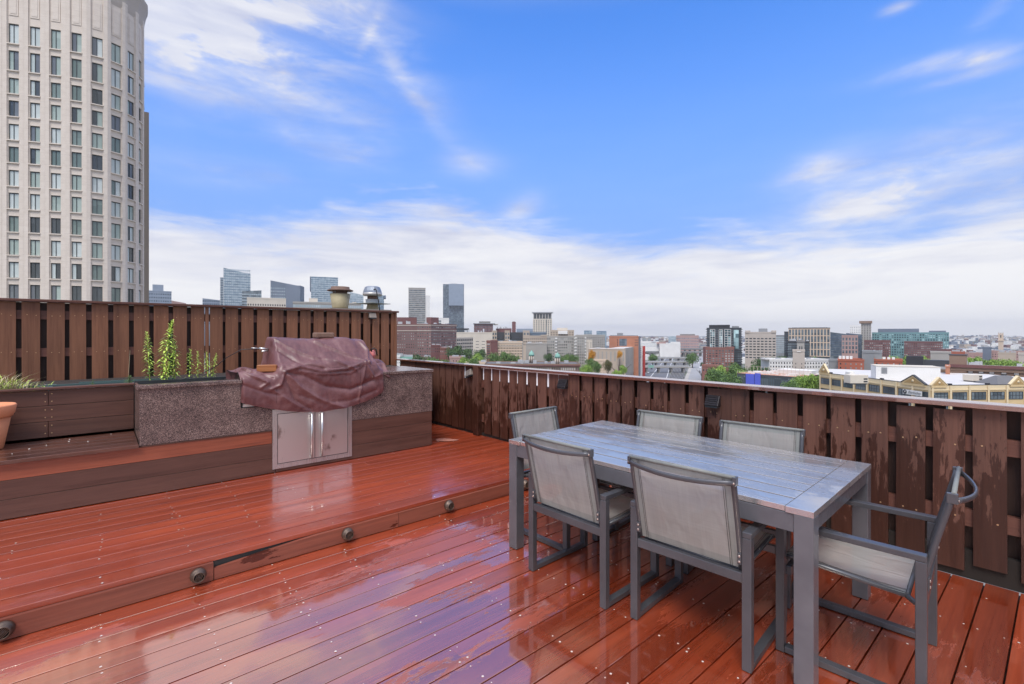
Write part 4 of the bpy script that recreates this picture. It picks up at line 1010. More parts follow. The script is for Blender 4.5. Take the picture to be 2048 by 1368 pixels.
sheet('pavement', [(1352, 800), (1362, 800), (1396, 700), (1392, 700)], GZ + .016, M_PAVE)
sheet('street', [(1362, 800), (1404, 800), (1409, 698), (1396, 698)], GZ + .012, simple('pale_wet_asphalt', (.34, .335, .33), .7, 0, .15, .08, 0))
sheet('side_street', [(1120, 800), (1220, 800), (1292, 718), (1284, 718)], GZ + .02, M_ROAD)
for a, b, c_, e in ((1212, 1214, 1338, 1338.4), (1262, 1264, 1343.5, 1344), (1318, 1320, 1350, 1350.5)):
    sheet('lane_line', [(a, 800), (b, 800), (e, 702), (c_, 702)], GZ + .016, M_LINE)
tr = MB()
for k in range(10):
    a, b = gp(1327 + k * 2.6, 800), gp(1354 + k * 3.2, 703)
    u = (b - a).normalized(); n = Vector((u.y, -u.x)) * .09
    tr.face([(*(a - n), GZ + .18), (*(b - n), GZ + .18), (*(b + n), GZ + .18), (*(a + n), GZ + .18)])
tr.build('rails', W['metal'], label='parallel steel rails in the dark rail yard', cat='rails', kind='stuff')
# bridges over the tracks
for i, (py, xa, xb, lab) in enumerate(((733, 1256, 1378, 'nearest low concrete bridge across the highway and tracks'), (723.5, 1284, 1378, 'second low concrete bridge across the highway and tracks'), (715.5, 1300, 1382, 'third low concrete bridge across the highway and tracks'))):
    zt = GZ + 6.5; d = 955 * (HC - zt) / (py - 667); a, b = P(xa, d), P(xb, d); L, u, n = fr_ax(a, b)
    t = empty('bridge', (a.x, a.y, GZ), math.atan2(u.y, u.x), label=lab, cat='bridge', group='low bridges over the highway')
    MB().box(0, L, -4, 4, 5.4, 6.5).build('deck', W['conc'], t)
    for s_ in (-4.1, 3.9): MB().box(0, L, s_, s_ + .2, 6.5, 7.5).build('railing', W['metal'], t)
    for k in range(5): MB().box(L * (k + .5) / 5 - .8, L * (k + .5) / 5 + .8, -3, 3, 0, 5.4).build('pier', W['concd'], t)
for i, (ya, yb_, z0, xa, xb, lab) in enumerate(((697, 0, 14, 1284, 1425, 'upper long grey viaduct crossing the far end of the highway'), (703, 0, 9, 1290, 1415, 'lower long grey viaduct crossing the far end of the highway'))):
    zt = GZ + z0; d = 955 * (HC - zt) / (ya - 667); a, b = P(xa, d), P(xb, d); L, u, n = fr_ax(a, b)
    t = empty('viaduct', (a.x, a.y, GZ), math.atan2(u.y, u.x), label=lab, cat='viaduct')
    MB().box(0, L, -6, 6, z0 - 2.6, z0).build('deck', W['concd'], t); MB().box(0, L, -6.2, -6.05, z0 - 1, z0 + 1.1).build('railing', W['grey'], t)
    for k in range(14): MB().box(L * (k + .5) / 14 - 1, L * (k + .5) / 14 + 1, -3, 3, 0, z0 - 2.6).build('pier', W['conc'], t)
# ---- skyline, from left to right
bld('office_tower', 'blue-grey stepped office block just right of the big stone tower', 297, 343, 583, 700, 40, 'haze', extra=pent(305, 327, 569, 700, 4, 25, 'haze', 'upper_block'), rows=8, cols=10, yb=640, glass=G_BLUED, wf=.7, hf=.4)
bld('office_block', 'low pinkish block with sloping roof right of the stepped office block', 343, 372, 601.5, 800, 30, 'pink', yt1=606)
bld('office_block', 'small pale blue block left of the tallest glass tower', 405, 440, 597, 850, 30, 'haze', rows=8, cols=8, yb=650, glass=G_BLUED, wf=.8, hf=.5, yt1=600)
bld('glass_tower', 'tall blue glass tower with slanted crown, leftmost of the glass towers', 447, 501, 537, 800, 40, G_BLUE, rows=24, cols=14, ya=538, yb=662, glass=G_PALE, wf=.80, hf=.62, yt1=547, par=0, side=False)
bld('glass_tower_wing', 'narrow lower wing on the left side of the tall slanted glass tower', 440.5, 446.6, 555, 796, 36, G_BLUED, rows=22, cols=2, ya=556, yb=662, glass=G_PALE, wf=.6, hf=.5, par=0, side=False)
bld('glass_tower', 'short dark glass block overlapping the tall slanted tower', 484, 523, 583, 720, 34, G_GREY, rows=10, cols=10, ya=586, yb=645, glass=G_PALE, wf=.7, hf=.4, yt1=580, par=0, side=False)
bld('office_building', 'cream office building with dark square windows above the tall fence', 494, 572, 597.5, 480, 40, 'cream', rows=3, cols=16, ya=606, yb=630, glass=G_DARK, wf=.5, hf=.45, extra=pent(506, 556, 595, 478, 2, 14, 'cream', 'roof_storey'))
bld('glass_tower', 'wide grey glass tower with sloping dark crown, right of the cream building', 541, 600, 562, 760, 40, 'slate', rows=14, cols=14, ya=574, yb=660, glass=G_PALE, wf=.55, hf=.45, yt1=571, par=0, side=False)
bld('glass_tower_wing', 'darker angled side wing of the sloping-crown glass tower', 600.2, 608.5, 571, 760, 30, 'slate', rows=14, cols=3, ya=575, yb=660, glass=G_BLUE, wf=.5, hf=.4, yt1=574, par=0, d1=775, side=False)
bld('glass_tower', 'pale blue flat-topped glass tower behind the yellowed chimney vent', 622, 676, 554, 850, 45, G_BLUE, rows=26, cols=18, ya=556, yb=664, glass=G_PALE, wf=.78, hf=.6, par=0, side=False, extra=pent(620, 621.8, 582, 850, 0, 30, 'slate', 'fin'))
bld('office_building', 'long low concrete building with a strip of windows above the tall fence', 586, 722, 607, 330, 30, 'conc', rows=1, cols=34, ya=609.5, yb=616, glass=G_PALE, wf=.8, hf=.8, extra=pents(pent(618, 635, 596.5, 330, 4, 6, 'cream', 'stair_head'), pent(706, 714, 603, 330, 0, 6, 'cream', 'stair_head')), side=False)
bld('glass_tower', 'faint pale glass tower between the vent and the exhaust fan', 699, 727, 584, 1000, 40, G_PALE, rows=16, cols=10, ya=592, yb=660, glass=G_BLUE, wf=.5, hf=.5, yt1=590, par=0, side=False)
bld('glass_tower', 'stepped blue glass tower just right of the exhaust fan', 752, 768, 590.5, 900, 40, G_BLUE, rows=16, cols=5, ya=592, yb=660, glass=G_BLUED, wf=.5, hf=.5, par=0, side=False, extra=pent(768.2, 772, 596, 900, 0, 30, 'slate', 'lower_step'))
bld('office_tower', 'grey-green banded office tower, left of the two tall towers beyond the parapet', 817, 851, 577, 900, 40, 'conc', rows=24, cols=1, ya=579, yb=670, glass=G_GREY, wf=.96, hf=.5, par=1.5, side=False, roof='roofd', extra=pent(818, 850, 576, 901, 1, 30, 'concd', 'crown'))
bld('office_tower_wing', 'pale blank side of the banded office tower', 851.2, 860, 591, 905, 36, 'white', par=0)
bld('glass_tower', 'tallest dark blue glass tower beyond the parapet fence', 886, 928, 568.5, 1080, 50, G_BLUED, rows=34, cols=14, ya=570, yb=680, glass=G_GREY, wf=.8, hf=.7, par=0, side=False, extra=pents(pent(901, 914, 566, 1080, 10, 12, 'metal'), pent(897.5, 927.5, 611, 1070, -9, 8, 'haze', 'lower_front')))
bld('brick_hotel', 'big mauve brick hotel with pale cornice bands beside the tall fence end', 780, 834, 650, 400, 30, 'brick2', rows=10, cols=12, ya=664, yb=720, glass=G_MIX, wf=.35, hf=.42, d1=404, extra=pents(strips((650.8, 661.5), 400, 'cream', .5), pent(793, 833, 634, 402, 8, 12, 'dred', 'roof_storey'), clutter(9, 3, 4)))
bld('brick_hotel_wing', 'right wing of the mauve brick hotel with paired bright windows', 834.2, 862, 650, 404, 34, 'brick2', rows=10, cols=6, ya=652, yb=712, glass=G_MIX, wf=.45, hf=.42, d1=396, extra=pents(strips((650.8, 661.5), 404, 'cream', .5), pent(838, 853, 634, 404, 10, 10, 'dred', 'roof_storey'), clutter(5, 4, 3)))
bld('office_building', 'white building with a large glazed front right of the brick hotel', 862, 886, 637, 520, 30, 'white', rows=5, cols=1, ya=640, yb=662, glass=G_GREY, wf=.72, hf=.7, side=False)
bld('office_building', 'plain white slab in front of the tallest glass tower', 886.3, 898, 637.5, 520, 30, 'white', side=False)
bld('low_building', 'low dark flat building at the foot of the tallest glass tower', 890, 938, 658, 600, 20, 'dark', rows=1, cols=10, ya=659, yb=664, glass=G_GREY, wf=.6, hf=.6, side=False)
bld('warehouse', 'long cream windowless building behind the parking garage', 862, 985, 666, 520, 40, 'cream', rows=4, cols=10, ya=680, yb=704, glass=G_DARK, wf=.5, hf=.15, side=False, extra=clutter(14, 8, 5))
def decks(c):
    t, L, dp, z1, zb, box, u, n_ = c; m = MB()
    for k in range(4): box(m, .5, L - .5, -.05, 0, z1 - 2.2 - k * 3.1, z1 - .9 - k * 3.1)
    m.build('parking_openings', G_DARK, t, kind='stuff'); m = MB()
    for k in range(9): box(m, L * k / 9, L * k / 9 + .5, -.15, -.06, z1 - 12, z1)
    m.build('columns', W['cream'], t, kind='stuff')
bld('parking_garage', 'cream parking garage with open decks, left part', 862, 900, 677, 430, 30, 'cream', side=False, extra=decks)
bld('stair_tower', 'plain cream stair tower of the parking garage', 900, 913, 672, 425, 10, 'cream', side=False)
bld('parking_garage', 'cream parking garage with slanting open decks, right part', 913, 946, 677, 425, 30, 'cream', d1=450, side=False, extra=decks)
bld('office_building', 'brown and grey modern building with wide flat roof right of the towers', 948, 986, 648, 800, 30, 'dred', rows=6, cols=12, ya=650, yb=670, glass=G_GREY, wf=.6, hf=.5, side=False, extra=pents(pent(946, 990, 646.5, 800, -2, 40, 'grey', 'flat_roof'), pent(958, 981, 642.5, 800, 6, 14, 'concd'), pent(988, 996, 650, 800, 2, 14, 'conc', 'wing')))
bld('office_building', 'low dark brick roofs between the modern building and the brick chimney', 992, 1023, 658, 820, 20, 'dred', side=False, extra=clutter(8, 5, 4))
bld('brick_tower', 'slim dark brick tower standing alone on the skyline', 1024, 1031.5, 645, 800, 6, 'dred', side=False, roof='roofd', extra=pent(1025, 1030.5, 643, 800, 1, 4, 'dred', 'top'))
bld('long_building', 'long flat blue-grey building left of the tan tower', 1033, 1068, 658.5, 900, 30, 'haze', side=False, rows=2, cols=20, yb=668, glass=G_BLUED, wf=.7, hf=.4)
for i, (a, b, w_) in enumerate(((984, 994, 'tan'), (994, 1009.5, 'g'), (1009.5, 1019.5, 'tan'), (1019.5, 1046, 'g'), (1046, 1059, 'tan'), (1059, 1092, 'g'))):
    if w_ == 'tan': bld('mall_bay', ['leftmost', '', 'second', '', 'rightmost'][i] + ' tan stone bay of the glass-fronted mall', a, b, 662.5, 560, 30, 'tan', rows=4, cols=2, ya=664, yb=694, glass=G_GREY, wf=.6, hf=.6, side=False, group='tan bays of the mall')
    else: bld('glass_building', ['', 'short light blue glass front between the first two tan mall bays', '', 'long light blue glass front between tan mall bays', '', 'deep blue glass front right of the last tan mall bay'][i], a, b, 664.5, 566, 30, G_BLUE, rows=3, cols=int((b - a) / 2.2), ya=665, yb=680, glass=G_PALE if i < 5 else G_BLUED, wf=.85, hf=.8, side=False, par=0, extra=pent(a, b, 679, 561, -1.5, 1.4, 'dark', 'canopy') if i < 5 else None)
bld('office_building', 'tan lower block with rows of small windows under the mall glass', 1046, 1096, 673, 520, 30, 'tan', rows=3, cols=12, ya=675, yb=692, glass=G_DARK, wf=.45, hf=.45, side=False, extra=pent(1082, 1096.2, 669.5, 519, -.5, 10, 'tan', 'end_block'))
def crown(c):
    t, L, dp, z1, zb, box, u, n_ = c; m = MB(); zc = Zh(627, 640); box(m, L * .02, L * .98, .5, dp - .5, z1 + .01, zc + 1); m.build('crown', W['conc'], t)
    m = MB(); box(m, -1.6, L + 1.6, -1.4, dp + 1, zc + 1.01, zc + 2.0); m.build('crown_rim', W['metal'], t)
    m = MB()
    for k in range(6): box(m, L * (.06 + .155 * k), L * (.06 + .155 * k + .10), .40, .49, z1 + 1, zc - .5)
    m.build('tall_windows', G_DARK, t, kind='stuff'); m = MB()
    box(m, L * .70, L * .735, -.09, -.045, GZ + 4, z1); m.build('dark_slot', G_GREY, t)
bld('stone_tower', 'tan stone tower with crown rim, tallest in the middle of the skyline', 1066, 1104, 638.5, 640, 24, 'cream', rows=9, cols=8, ya=640, yb=672, glass=G_DARK, wf=.42, hf=.52, par=.3, extra=crown)
bld('tan_block', 'tan flat block with a white rooftop box right of the stone tower', 1100, 1148, 661.5, 560, 26, 'tan', rows=3, cols=9, ya=663, yb=676, glass=G_DARK, wf=.4, hf=.4, side=False, extra=pents(pent(1114, 1135, 655.5, 560, 6, 8, 'cream'), pent(1116, 1135, 668, 556, -3, 2.8, 'white', 'front_sign_wall')))
def balc(px0, px1, d):
    def f(c):
        t, L, dp, z1, zb, box, u, n_ = c; o2 = Vector((t.location.x, t.location.y)); m = MB(); k = 0
        a = (P(px0, d) - o2).dot(u); b = (P(px1, d) - o2).dot(u); z = z1 - .6
        while z > GZ + 3: box(m, a, b, -1.1, -.02, z - 1.3, z - .05); z -= 2.75
        m.build('balconies', W['white'], t, kind='stuff')
    return f
bld('apartment_slab', 'wide grey concrete apartment slab with a strip of white balconies', 1094, 1150, 674, 430, 16, 'conc', rows=9, cols=15, ya=674.8, yb=728, glass=G_MIX, wf=.5, hf=.5, side=False, extra=pents(balc(1110, 1114.5, 430), balc(1148, 1150, 430)))
bld('apartment_slab_wing', 'right wing of the concrete apartment slab with dark windows', 1150.3, 1172, 672.5, 415, 18, 'conc', rows=12, cols=5, ya=674, yb=740, glass=G_MIX, wf=.5, hf=.5, side=False, extra=pents(balc(1150.3, 1153.5, 415), balc(1169.5, 1172, 415)))
bld('plain_block', 'blank beige concrete block below the mall', 1052, 1094, 688.5, 420, 20, 'conc', side=False, extra=pents(pent(1080, 1081, 689, 420, -.3, .28, 'white', 'downpipe'), pent(1089, 1090, 689, 420, -.3, .28, 'white', 'downpipe'), clutter(5, 12)))
bld('arcaded_building', 'peach stone building with rows of small arched windows', 995, 1045, 685, 390, 20, 'peach', rows=5, cols=16, ya=688, yb=716, glass=G_DARK, wf=.5, hf=.45, side=False, extra=pents(clutter(4, 9), strips((685.5, 692), 390, 'cream', .5)))
bld('brick_block', 'dark red brick wall joined to the peach building', 981, 995, 683, 388, 20, 'dred', side=False)
bld('brick_block', 'narrow red brick block with white balconies left of the dark red wall', 973, 980.8, 683.5, 388, 20, 'brick', rows=7, cols=1, ya=686, yb=718, glass=G_MIX, wf=.7, hf=.5, side=False)
bld('office_tower', 'pale glass tower behind the grey apartments, left one', 1168, 1184, 661, 950, 25, G_BLUE, rows=8, cols=5, yb=690, glass=G_PALE, wf=.6, hf=.5, side=False, par=0)
bld('office_tower', 'pale glass tower behind the grey apartments, right one', 1193, 1213, 662, 900, 25, G_BLUE, rows=8, cols=6, yb=690, glass=G_PALE, wf=.6, hf=.5, side=False, par=0)
bld('apartment_block', 'grey apartment block with a dark central stripe left of the orange building', 1152, 1210, 671, 620, 20, 'conc', rows=10, cols=16, ya=673, yb=708, glass=G_DARK, wf=.45, hf=.5, side=False, extra=pents(pent(1196, 1198, 671.2, 619, -.4, .35, 'dark', 'dark_stripe'), pent(1168, 1184, 668.5, 620, 3, 8, 'conc')))
bld('apartment_block', 'small cream block in front of the grey apartments', 1173, 1184.5, 681, 520, 14, 'cream', rows=5, cols=2, ya=684, yb=704, glass=G_DARK, wf=.35, hf=.35, side=False)
def bigwin(c):
    t, L, dp, z1, zb, box, u, n_ = c; m = MB(); box(m, L * .35, L * .60, -.1, -.02, Zh(691.5, 450), Zh(677.5, 450)); m.build('large_window', G_GREY, t)
    m = MB()
    for k in range(4): box(m, L * (.35 + .0833 * k) - .1, L * (.35 + .0833 * k) + .1, -.2, -.11, Zh(691.5, 450), Zh(677.5, 450))
    for k in range(4): box(m, L * .35, L * .60, -.2, -.11, Zh(691.5 - 4.66 * k, 450) - .1, Zh(691.5 - 4.66 * k, 450) + .1)
    m.build('mullions', W['slate'], t, kind='stuff'); m = MB()
    for k in range(3):
        z = Zh(680 + 5 * k, 450)
        box(m, L * .28, L * .30, -.05, 0, z - 1, z + 1)
        for q in (.88, .92, .96): box(m, L * q, L * q + .5, -.05, 0, z - .6, z + .6)
    m.build('small_windows', G_DARK, t, kind='stuff')
bld('orange_building', 'orange brick building with one large square window', 1218.5, 1277, 674, 450, 22, 'orange', side=False, extra=pents(bigwin, pent(1220, 1276, 670.5, 450, 2, 14, 'grey', 'dark_roof_band'), pent(1234, 1246, 666, 450, 6, 5, 'grey')))
bld('office_block', 'grey shaded end of the orange brick building', 1277.2, 1281, 674.5, 450, 22, 'grey', side=False, d1=462)
def ribs(c):
    t, L, dp, z1, zb, box, u, n_ = c; m = MB()
    for k in range(12): box(m, L * k / 12, L * k / 12 + .5, -.35, -.0, GZ + 6, z1)
    m.build('ribs', gw_ if False else W['conc'], t, kind='stuff')
bld('ribbed_hall', 'grey ribbed hall wall in front of the orange building', 1243, 1276, 697, 400, 12, 'conc', d1=470, side=False, extra=ribs, par=0)
bld('tower_sign', 'pale grey block with narrow windows at the highway edge', 1277, 1284.5, 692.5, 470, 12, 'white', rows=5, cols=1, ya=695, yb=716, glass=G_DARK, wf=.4, hf=.35, side=False)
bld('sign_block', 'narrow block with a tall dark red panel beside the highway', 1285, 1290.5, 692, 480, 8, 'redsign', side=False, par=0)
bld('beige_hall', 'beige stone hall with tall recesses beside the parking street', 1176, 1251, 698.5, 385, 24, 'tan', rows=1, cols=9, ya=702, yb=723, glass=W['conc'], wf=.35, hf=.9, side=False, extra=clutter(3, 21, 1.2), par=.4)
bld('low_shop', 'low peach building beside the beige hall', 1186, 1215, 722, 350, 10, 'peach', side=False)
bld('long_building', 'long white low building on the left of the far highway', 1281, 1318, 684, 900, 30, 'white', rows=2, cols=14, ya=686, yb=694, glass=G_PALE, wf=.5, hf=.5, side=False, extra=pents(pent(1303, 1311, 683.6, 899, -1, .8, 'haze', 'glazed_bay')))
bld('long_building', 'long white low building on the right of the far highway', 1319, 1361, 688, 880, 30, 'white', side=False, extra=pents(pent(1341, 1360, 684, 880, 0, 20, 'white', 'raised_hall'), pent(1313, 1332, 684.5, 880, 3, 12, 'pink', 'brick_part')))
for k, (a, b) in enumerate(((1284.5, 1292), (1295.5, 1301.5))):
    bld('round_tower', ['left', 'right'][k] + ' one of two small grey towers with domed tops on the horizon', a, b, 675, 1000, 8, 'concd', side=False, par=0, rows=1, cols=3, ya=676, yb=684, glass=G_PALE, wf=.4, hf=.9, extra=pent(a + 1.2, b - 1.2, 673, 1000, 2, 4, 'conc', 'top'))
bld('office_building', 'pale glass block joined to the pink office on the horizon', 1337, 1352, 672.3, 1000, 30, G_PALE, side=False, par=0, rows=5, cols=8, yb=690, glass=G_BLUE, wf=.6, hf=.4)
bld('office_building', 'pink brick office with dark flat roof on the horizon', 1352.5, 1397.5, 671.8, 1000, 30, 'pink', rows=4, cols=12, ya=674, yb=696, glass=G_BLUE, wf=.5, hf=.45, side=False, extra=pent(1360, 1390, 668, 1000, 4, 18, 'concd', 'flat_roof'))
# dark glass apartment tower with brick base
def dark_tower(c):
    t, L, dp, z1, zb, box, u, n_ = c; D = 430
    for a, b, nm in ((.10, .24, 1), (.36, .46, 1), (.52, .70, 1), (.78, .92, 1)):
        m = MB(); box(m, L * a, L * b, -.5, -.42, Zh(697, D), Zh(660, D)); m.build('white_framed_bay', G_TEAL, t)
    m = MB()
    for a, b in ((.10, .24), (.52, .70), (.36, .46)):
        for q in (a, (a + b) / 2, b): box(m, L * q - .14, L * q + .14, -.62, -.51, Zh(697, D), Zh(659, D))
        for k in range(9): z = Zh(659 + 4.7 * k, D); box(m, L * a, L * b, -.62, -.51, z - .14, z + .14)
    m.build('white_frames', W['white'], t, kind='stuff')
    m = MB()
    for k in range(16): z = Zh(659 + 4.6 * k, D); box(m, -.8, L + .8, -.4, dp + .4, z - .2, z + .2)
    m.build('floor_edges', W['black'], t, kind='stuff')
bld('apartment_tower', 'dark glass apartment tower with white framed bays above a brick base', 1413.5, 1483, 656.5, 430, 24, 'dark', rows=15, cols=18, ya=657, yb=728, glass=G_GREY, wf=.85, hf=.65, side=True, roof='roofd', par=.5, extra=pents(dark_tower, pent(1419, 1459, 650.5, 429, 3, 14, 'conc', 'penthouse'), pent(1417.5, 1460, 649.5, 428, 2, 17, 'black', 'penthouse_roof'), pent(1464, 1478, 652, 430, 5, 10, 'grey')))
bld('brick_block', 'red brick lower block with white windows under the dark glass tower', 1411, 1468, 697, 420, 7, 'brick', rows=7, cols=9, ya=699, yb=735, glass=G_MIX, wf=.6, hf=.5, side=False, d1=418, extra=pents(pent(1411, 1421, 693.5, 420, 0, 6, 'brick', 'corner_gable'), pent(1457, 1468, 693.5, 419, 0, 6, 'brick', 'corner_gable')))
bld('hotel', 'beige hotel block with eight rows of dark balconies', 1490, 1552, 665.5, 480, 20, 'stone', rows=8, cols=8, ya=674.5, yb=718, glass=G_DARK, wf=.68, hf=.42, side=False, extra=pents(pent(1490, 1500, 661, 480, 0, 19, 'stone', 'corner_tower'), pent(1543, 1552, 661, 480, 0, 19, 'stone', 'corner_tower'), pent(1517, 1535, 657, 480, 5, 8, 'grey', 'louvred_plant'), pent(1490.2, 1499, 661.5, 479.5, -.7, .65, 'stone', 'end_pier'), pent(1543, 1551.8, 661.5, 479.5, -.7, .65, 'stone', 'end_pier')))
bld('office_building', 'grey gridded building between the beige hotel and the tan office', 1552.3, 1569, 671.5, 600, 20, 'grey', rows=8, cols=6, ya=673, yb=706, glass=G_PALE, wf=.7, hf=.6, side=False)
bld('office_building', 'dark narrow building at the left edge of the tan gridded office', 1568.5, 1577, 664.5, 560, 20, 'dark', side=False, rows=8, cols=2, yb=706, glass=G_GREY, wf=.6, hf=.5)
bld('gridded_office', 'tan gridded office building with tall narrow windows', 1577, 1660, 657, 520, 26, 'dark', rows=4, cols=13, ya=658, yb=712, glass=G_GREY, wf=.62, hf=.84, piers=True, pier='peach', side=False, extra=pents(pent(1583, 1655, 654.8, 520, 1, 20, 'grey', 'roof_slab')), roof='roofd')
bld('office_building', 'dark curved-roof glass building right of the tan gridded office', 1660.5, 1692, 664, 600, 24, G_GREY, rows=8, cols=12, ya=668, yb=712, glass=G_BLUED, wf=.8, hf=.7, side=False, yt1=668, par=0)
bld('office_building', 'blue-grey glass building behind the square brick office', 1692.2, 1724, 666, 620, 24, G_BLUED, rows=8, cols=10, ya=668, yb=712, glass=G_GREY, wf=.7, hf=.6, side=False, par=0, yt1=669)
bld('brick_office', 'orange-brown brick office with three tiers of large windows', 1683.5, 1716, 672, 560, 20, 'pink', rows=4, cols=5, ya=674, yb=708, glass=G_GREY, wf=.6, hf=.7, side=False, extra=pent(1716.2, 1724, 672, 560, 0, 18, 'slate', 'glass_end'))
def slabtop(c):
    t, L, dp, z1, zb, box, u, n_ = c; m = MB(); box(m, -2, L + 1, -2, dp + 1, z1 + .3, z1 + 3.4); m.build('brown_crown', W['brown'], t)
bld('apartment_tower', 'pale apartment tower with projecting brown crown above the brick office', 1722, 1742.5, 647, 640, 20, 'conc', rows=12, cols=4, ya=649, yb=690, glass=G_DARK, wf=.35, hf=.5, side=False, par=.2, extra=slabtop)
bld('apartment_tower', 'lower white wing left of the brown-crowned apartment tower', 1700, 1721.6, 651.5, 645, 16, 'white', rows=10, cols=6, ya=653, yb=688, glass=G_DARK, wf=.35, hf=.4, side=False)
bld('lab_building', 'long teal glass laboratory building with dark roof storeys', 1744, 1898, 666, 620, 40, 'teal', rows=9, cols=30, ya=667.5, yb=712, glass=G_TEAL, wf=.62, hf=.62, side=False, roof='roofd', extra=pents(pent(1753, 1838, 657.3, 620, 6, 20, 'slate', 'roof_storey'), pent(1858, 1890, 661.5, 620, 6, 16, 'slate', 'roof_storey')))
bld('brick_block', 'dark brown brick block in front of the teal building, left one', 1728, 1781, 682, 585, 20, 'dred', rows=6, cols=14, ya=684, yb=712, glass=G_MIX, wf=.5, hf=.5, side=False)
bld('brick_block', 'dark brown brick block in front of the teal building, right one', 1808, 1885.5, 684.5, 585, 20, 'dred', rows=6, cols=20, ya=686, yb=712, glass=G_MIX, wf=.5, hf=.5, side=False)
bld('glass_block', 'low dark glass block behind the white apartments', 1576, 1619, 684, 420, 14, 'dark', rows=6, cols=14, ya=686, yb=716, glass=G_GREY, wf=.85, hf=.7, side=False, extra=clutter(8, 31, 3))
def belfry(c):
    t, L, dp, z1, zb, box, u, n_ = c
    for q in (.28, .58):
        m = MB(); box(m, L * q, L * q + L * .14, -.12, -.02, z1 - 8, z1 - 3.5); m.build('arched_window', G_DARK, t)
    m = MB(); box(m, -.5, L + .5, -.5, dp + .5, z1 + .01, z1 + .8); box(m, L * .1, L * .9, dp * .1, dp * .9, z1 + .81, z1 + 2); m.build('roof', W['concd'], t)
bld('belfry', 'grey stone belfry with two arched windows behind the white apartments', 1594, 1609, 684.5, 410, 8, 'conc', side=False, par=0, extra=belfry)
bld('white_apartments', 'white four-storey apartments, left wing', 1539, 1588, 720.5, 290, 14, 'white', rows=3, cols=9, ya=722, yb=744, glass=G_DARK, wf=.4, hf=.45, side=False, extra=pents(clutter(2, 41, 1.5), pent(1532, 1538.8, 719, 290, 0, 12, 'conc', 'grey_end')), d1=288)
bld('stair_tower', 'tall grey stair tower between the white apartment wings', 1585.5, 1609.5, 702.5, 286, 9, 'stone', side=False, rows=3, cols=2, ya=724, yb=745, glass=G_DARK, wf=.12, hf=.4, extra=pent(1594, 1601.5, 704, 286, -.35, .3, 'white', 'white_panel'))
bld('white_apartments', 'white four-storey apartments, right wing', 1607.5, 1657, 721, 288, 14, 'white', rows=3, cols=9, ya=723, yb=745, glass=G_DARK, wf=.4, hf=.45, side=False, extra=clutter(2, 43, 1.5), d1=290)
bld('grey_block', 'grey end block between the white and the orange-red apartments', 1657.3, 1675.5, 722, 275, 12, 'grey', side=False)
bld('red_apartments', 'orange-red apartment block, left one, beside the grey tower', 1676, 1728, 721.5, 258, 14, 'red', rows=3, cols=5, ya=724, yb=748, glass=G_MIX, wf=.28, hf=.42, side=False, extra=pents(*[pent(1677 + 7.5 * k, 1682.5 + 7.5 * k, 713, 258, 3, 3, 'white', 'white_roof_unit') for k in range(4)]))
bld('grey_tower', 'plain grey tower block between the orange-red apartments', 1725, 1748, 705, 256, 16, 'grey', side=False)
bld('grey_tower', 'lower right half of the plain grey tower block', 1748.3, 1764, 705.2, 262, 14, 'grey', side=False)
bld('red_apartments', 'orange-red apartment block, right one, behind the white shed', 1748, 1805, 722, 252, 14, 'red', rows=3, cols=5, ya=724, yb=748, glass=G_MIX, wf=.28, hf=.42, side=False, extra=pents(*[pent(1765 + 9.5 * k, 1771 + 9.5 * k, 715, 252, 3, 3, 'white', 'white_roof_unit') for k in range(3)]))
bld('brick_building', 'dark brick building with black rooftop screens behind the white shed', 1778, 1900, 741, 212, 18, 'brown', side=False, rows=1, cols=8, ya=745, yb=756, glass=G_DARK, wf=.3, hf=.8, extra=pents(pent(1812, 1847, 712.5, 218, 6, 6, 'black', 'black_screen'), pent(1847.2, 1898, 719, 222, 9, 6, 'dark', 'black_screen'), pent(1812, 1898, 732, 214, 1, 2, 'metal', 'equipment_row')))
bld('low_building', 'pale low flat building beyond the black rooftop screens', 1861, 1902, 706, 330, 16, 'conc', side=False)
for k, (a, b, yt, d, w_) in enumerate(((1895, 1930, 705, 420, 'red'), (1925, 1965, 707, 440, 'pink'), (1965, 1983, 696, 450, 'slate'), (1983, 2060, 704, 440, 'pink'), (1996, 2032, 707, 420, 'tan'), (2037, 2064, 709, 300, 'stone'), (1880, 1925, 700, 560, 'dred'))):
    bld('low_building', ['low red roofs left of the distant tan tower', 'long low mauve building below the distant hills', 'dark blue-grey cube below the distant tan tower', 'long low brick building at the right edge below the hills', 'low tan building with an orange wall panel', 'pale block at the right edge above the brown brick cornice', 'dark brick roofs below the distant hills'][k], a, b, yt, d, 16, w_, side=False, rows=2 if k in (1, 3) else 0, cols=14, ya=yt + 3, yb=yt + 12, glass=G_DARK, wf=.4, hf=.4, roof='roofd', extra=clutter(4, 60 + k))
def cren(c):
    t, L, dp, z1, zb, box, u, n_ = c
    m = MB(); box(m, -1.2, L + 1.2, -1.2, dp + 1.2, Zh(681, 900) - .8, Zh(681, 900) + .8); m.build('ledge', W['peach'], t)
    m = MB()
    for k in range(3): box(m, L * .4 * k, L * (.4 * k + .2), 0, dp, z1 + .01, z1 + 1.8)
    m.build('battlements', W['tan'], t); m = MB(); box(m, L * .38, L * .58, -.1, 0, z1 - 8, z1 - 3); m.build('arched_opening', G_DARK, t)
bld('stone_tower', 'tan battlemented tower standing in front of the distant hills', 1996.5, 2007, 667, 900, 10, 'peach', side=False, par=0, base=-41.5, extra=cren)
m = MB(); a = P(1981.5, 700); m.tube([(a.x, a.y, GZ), (a.x, a.y, Zh(674, 700))], .5, 6); m.build('chimney_stack', W['concd'], label='thin dark chimney stack left of the distant tan tower', cat='chimney')
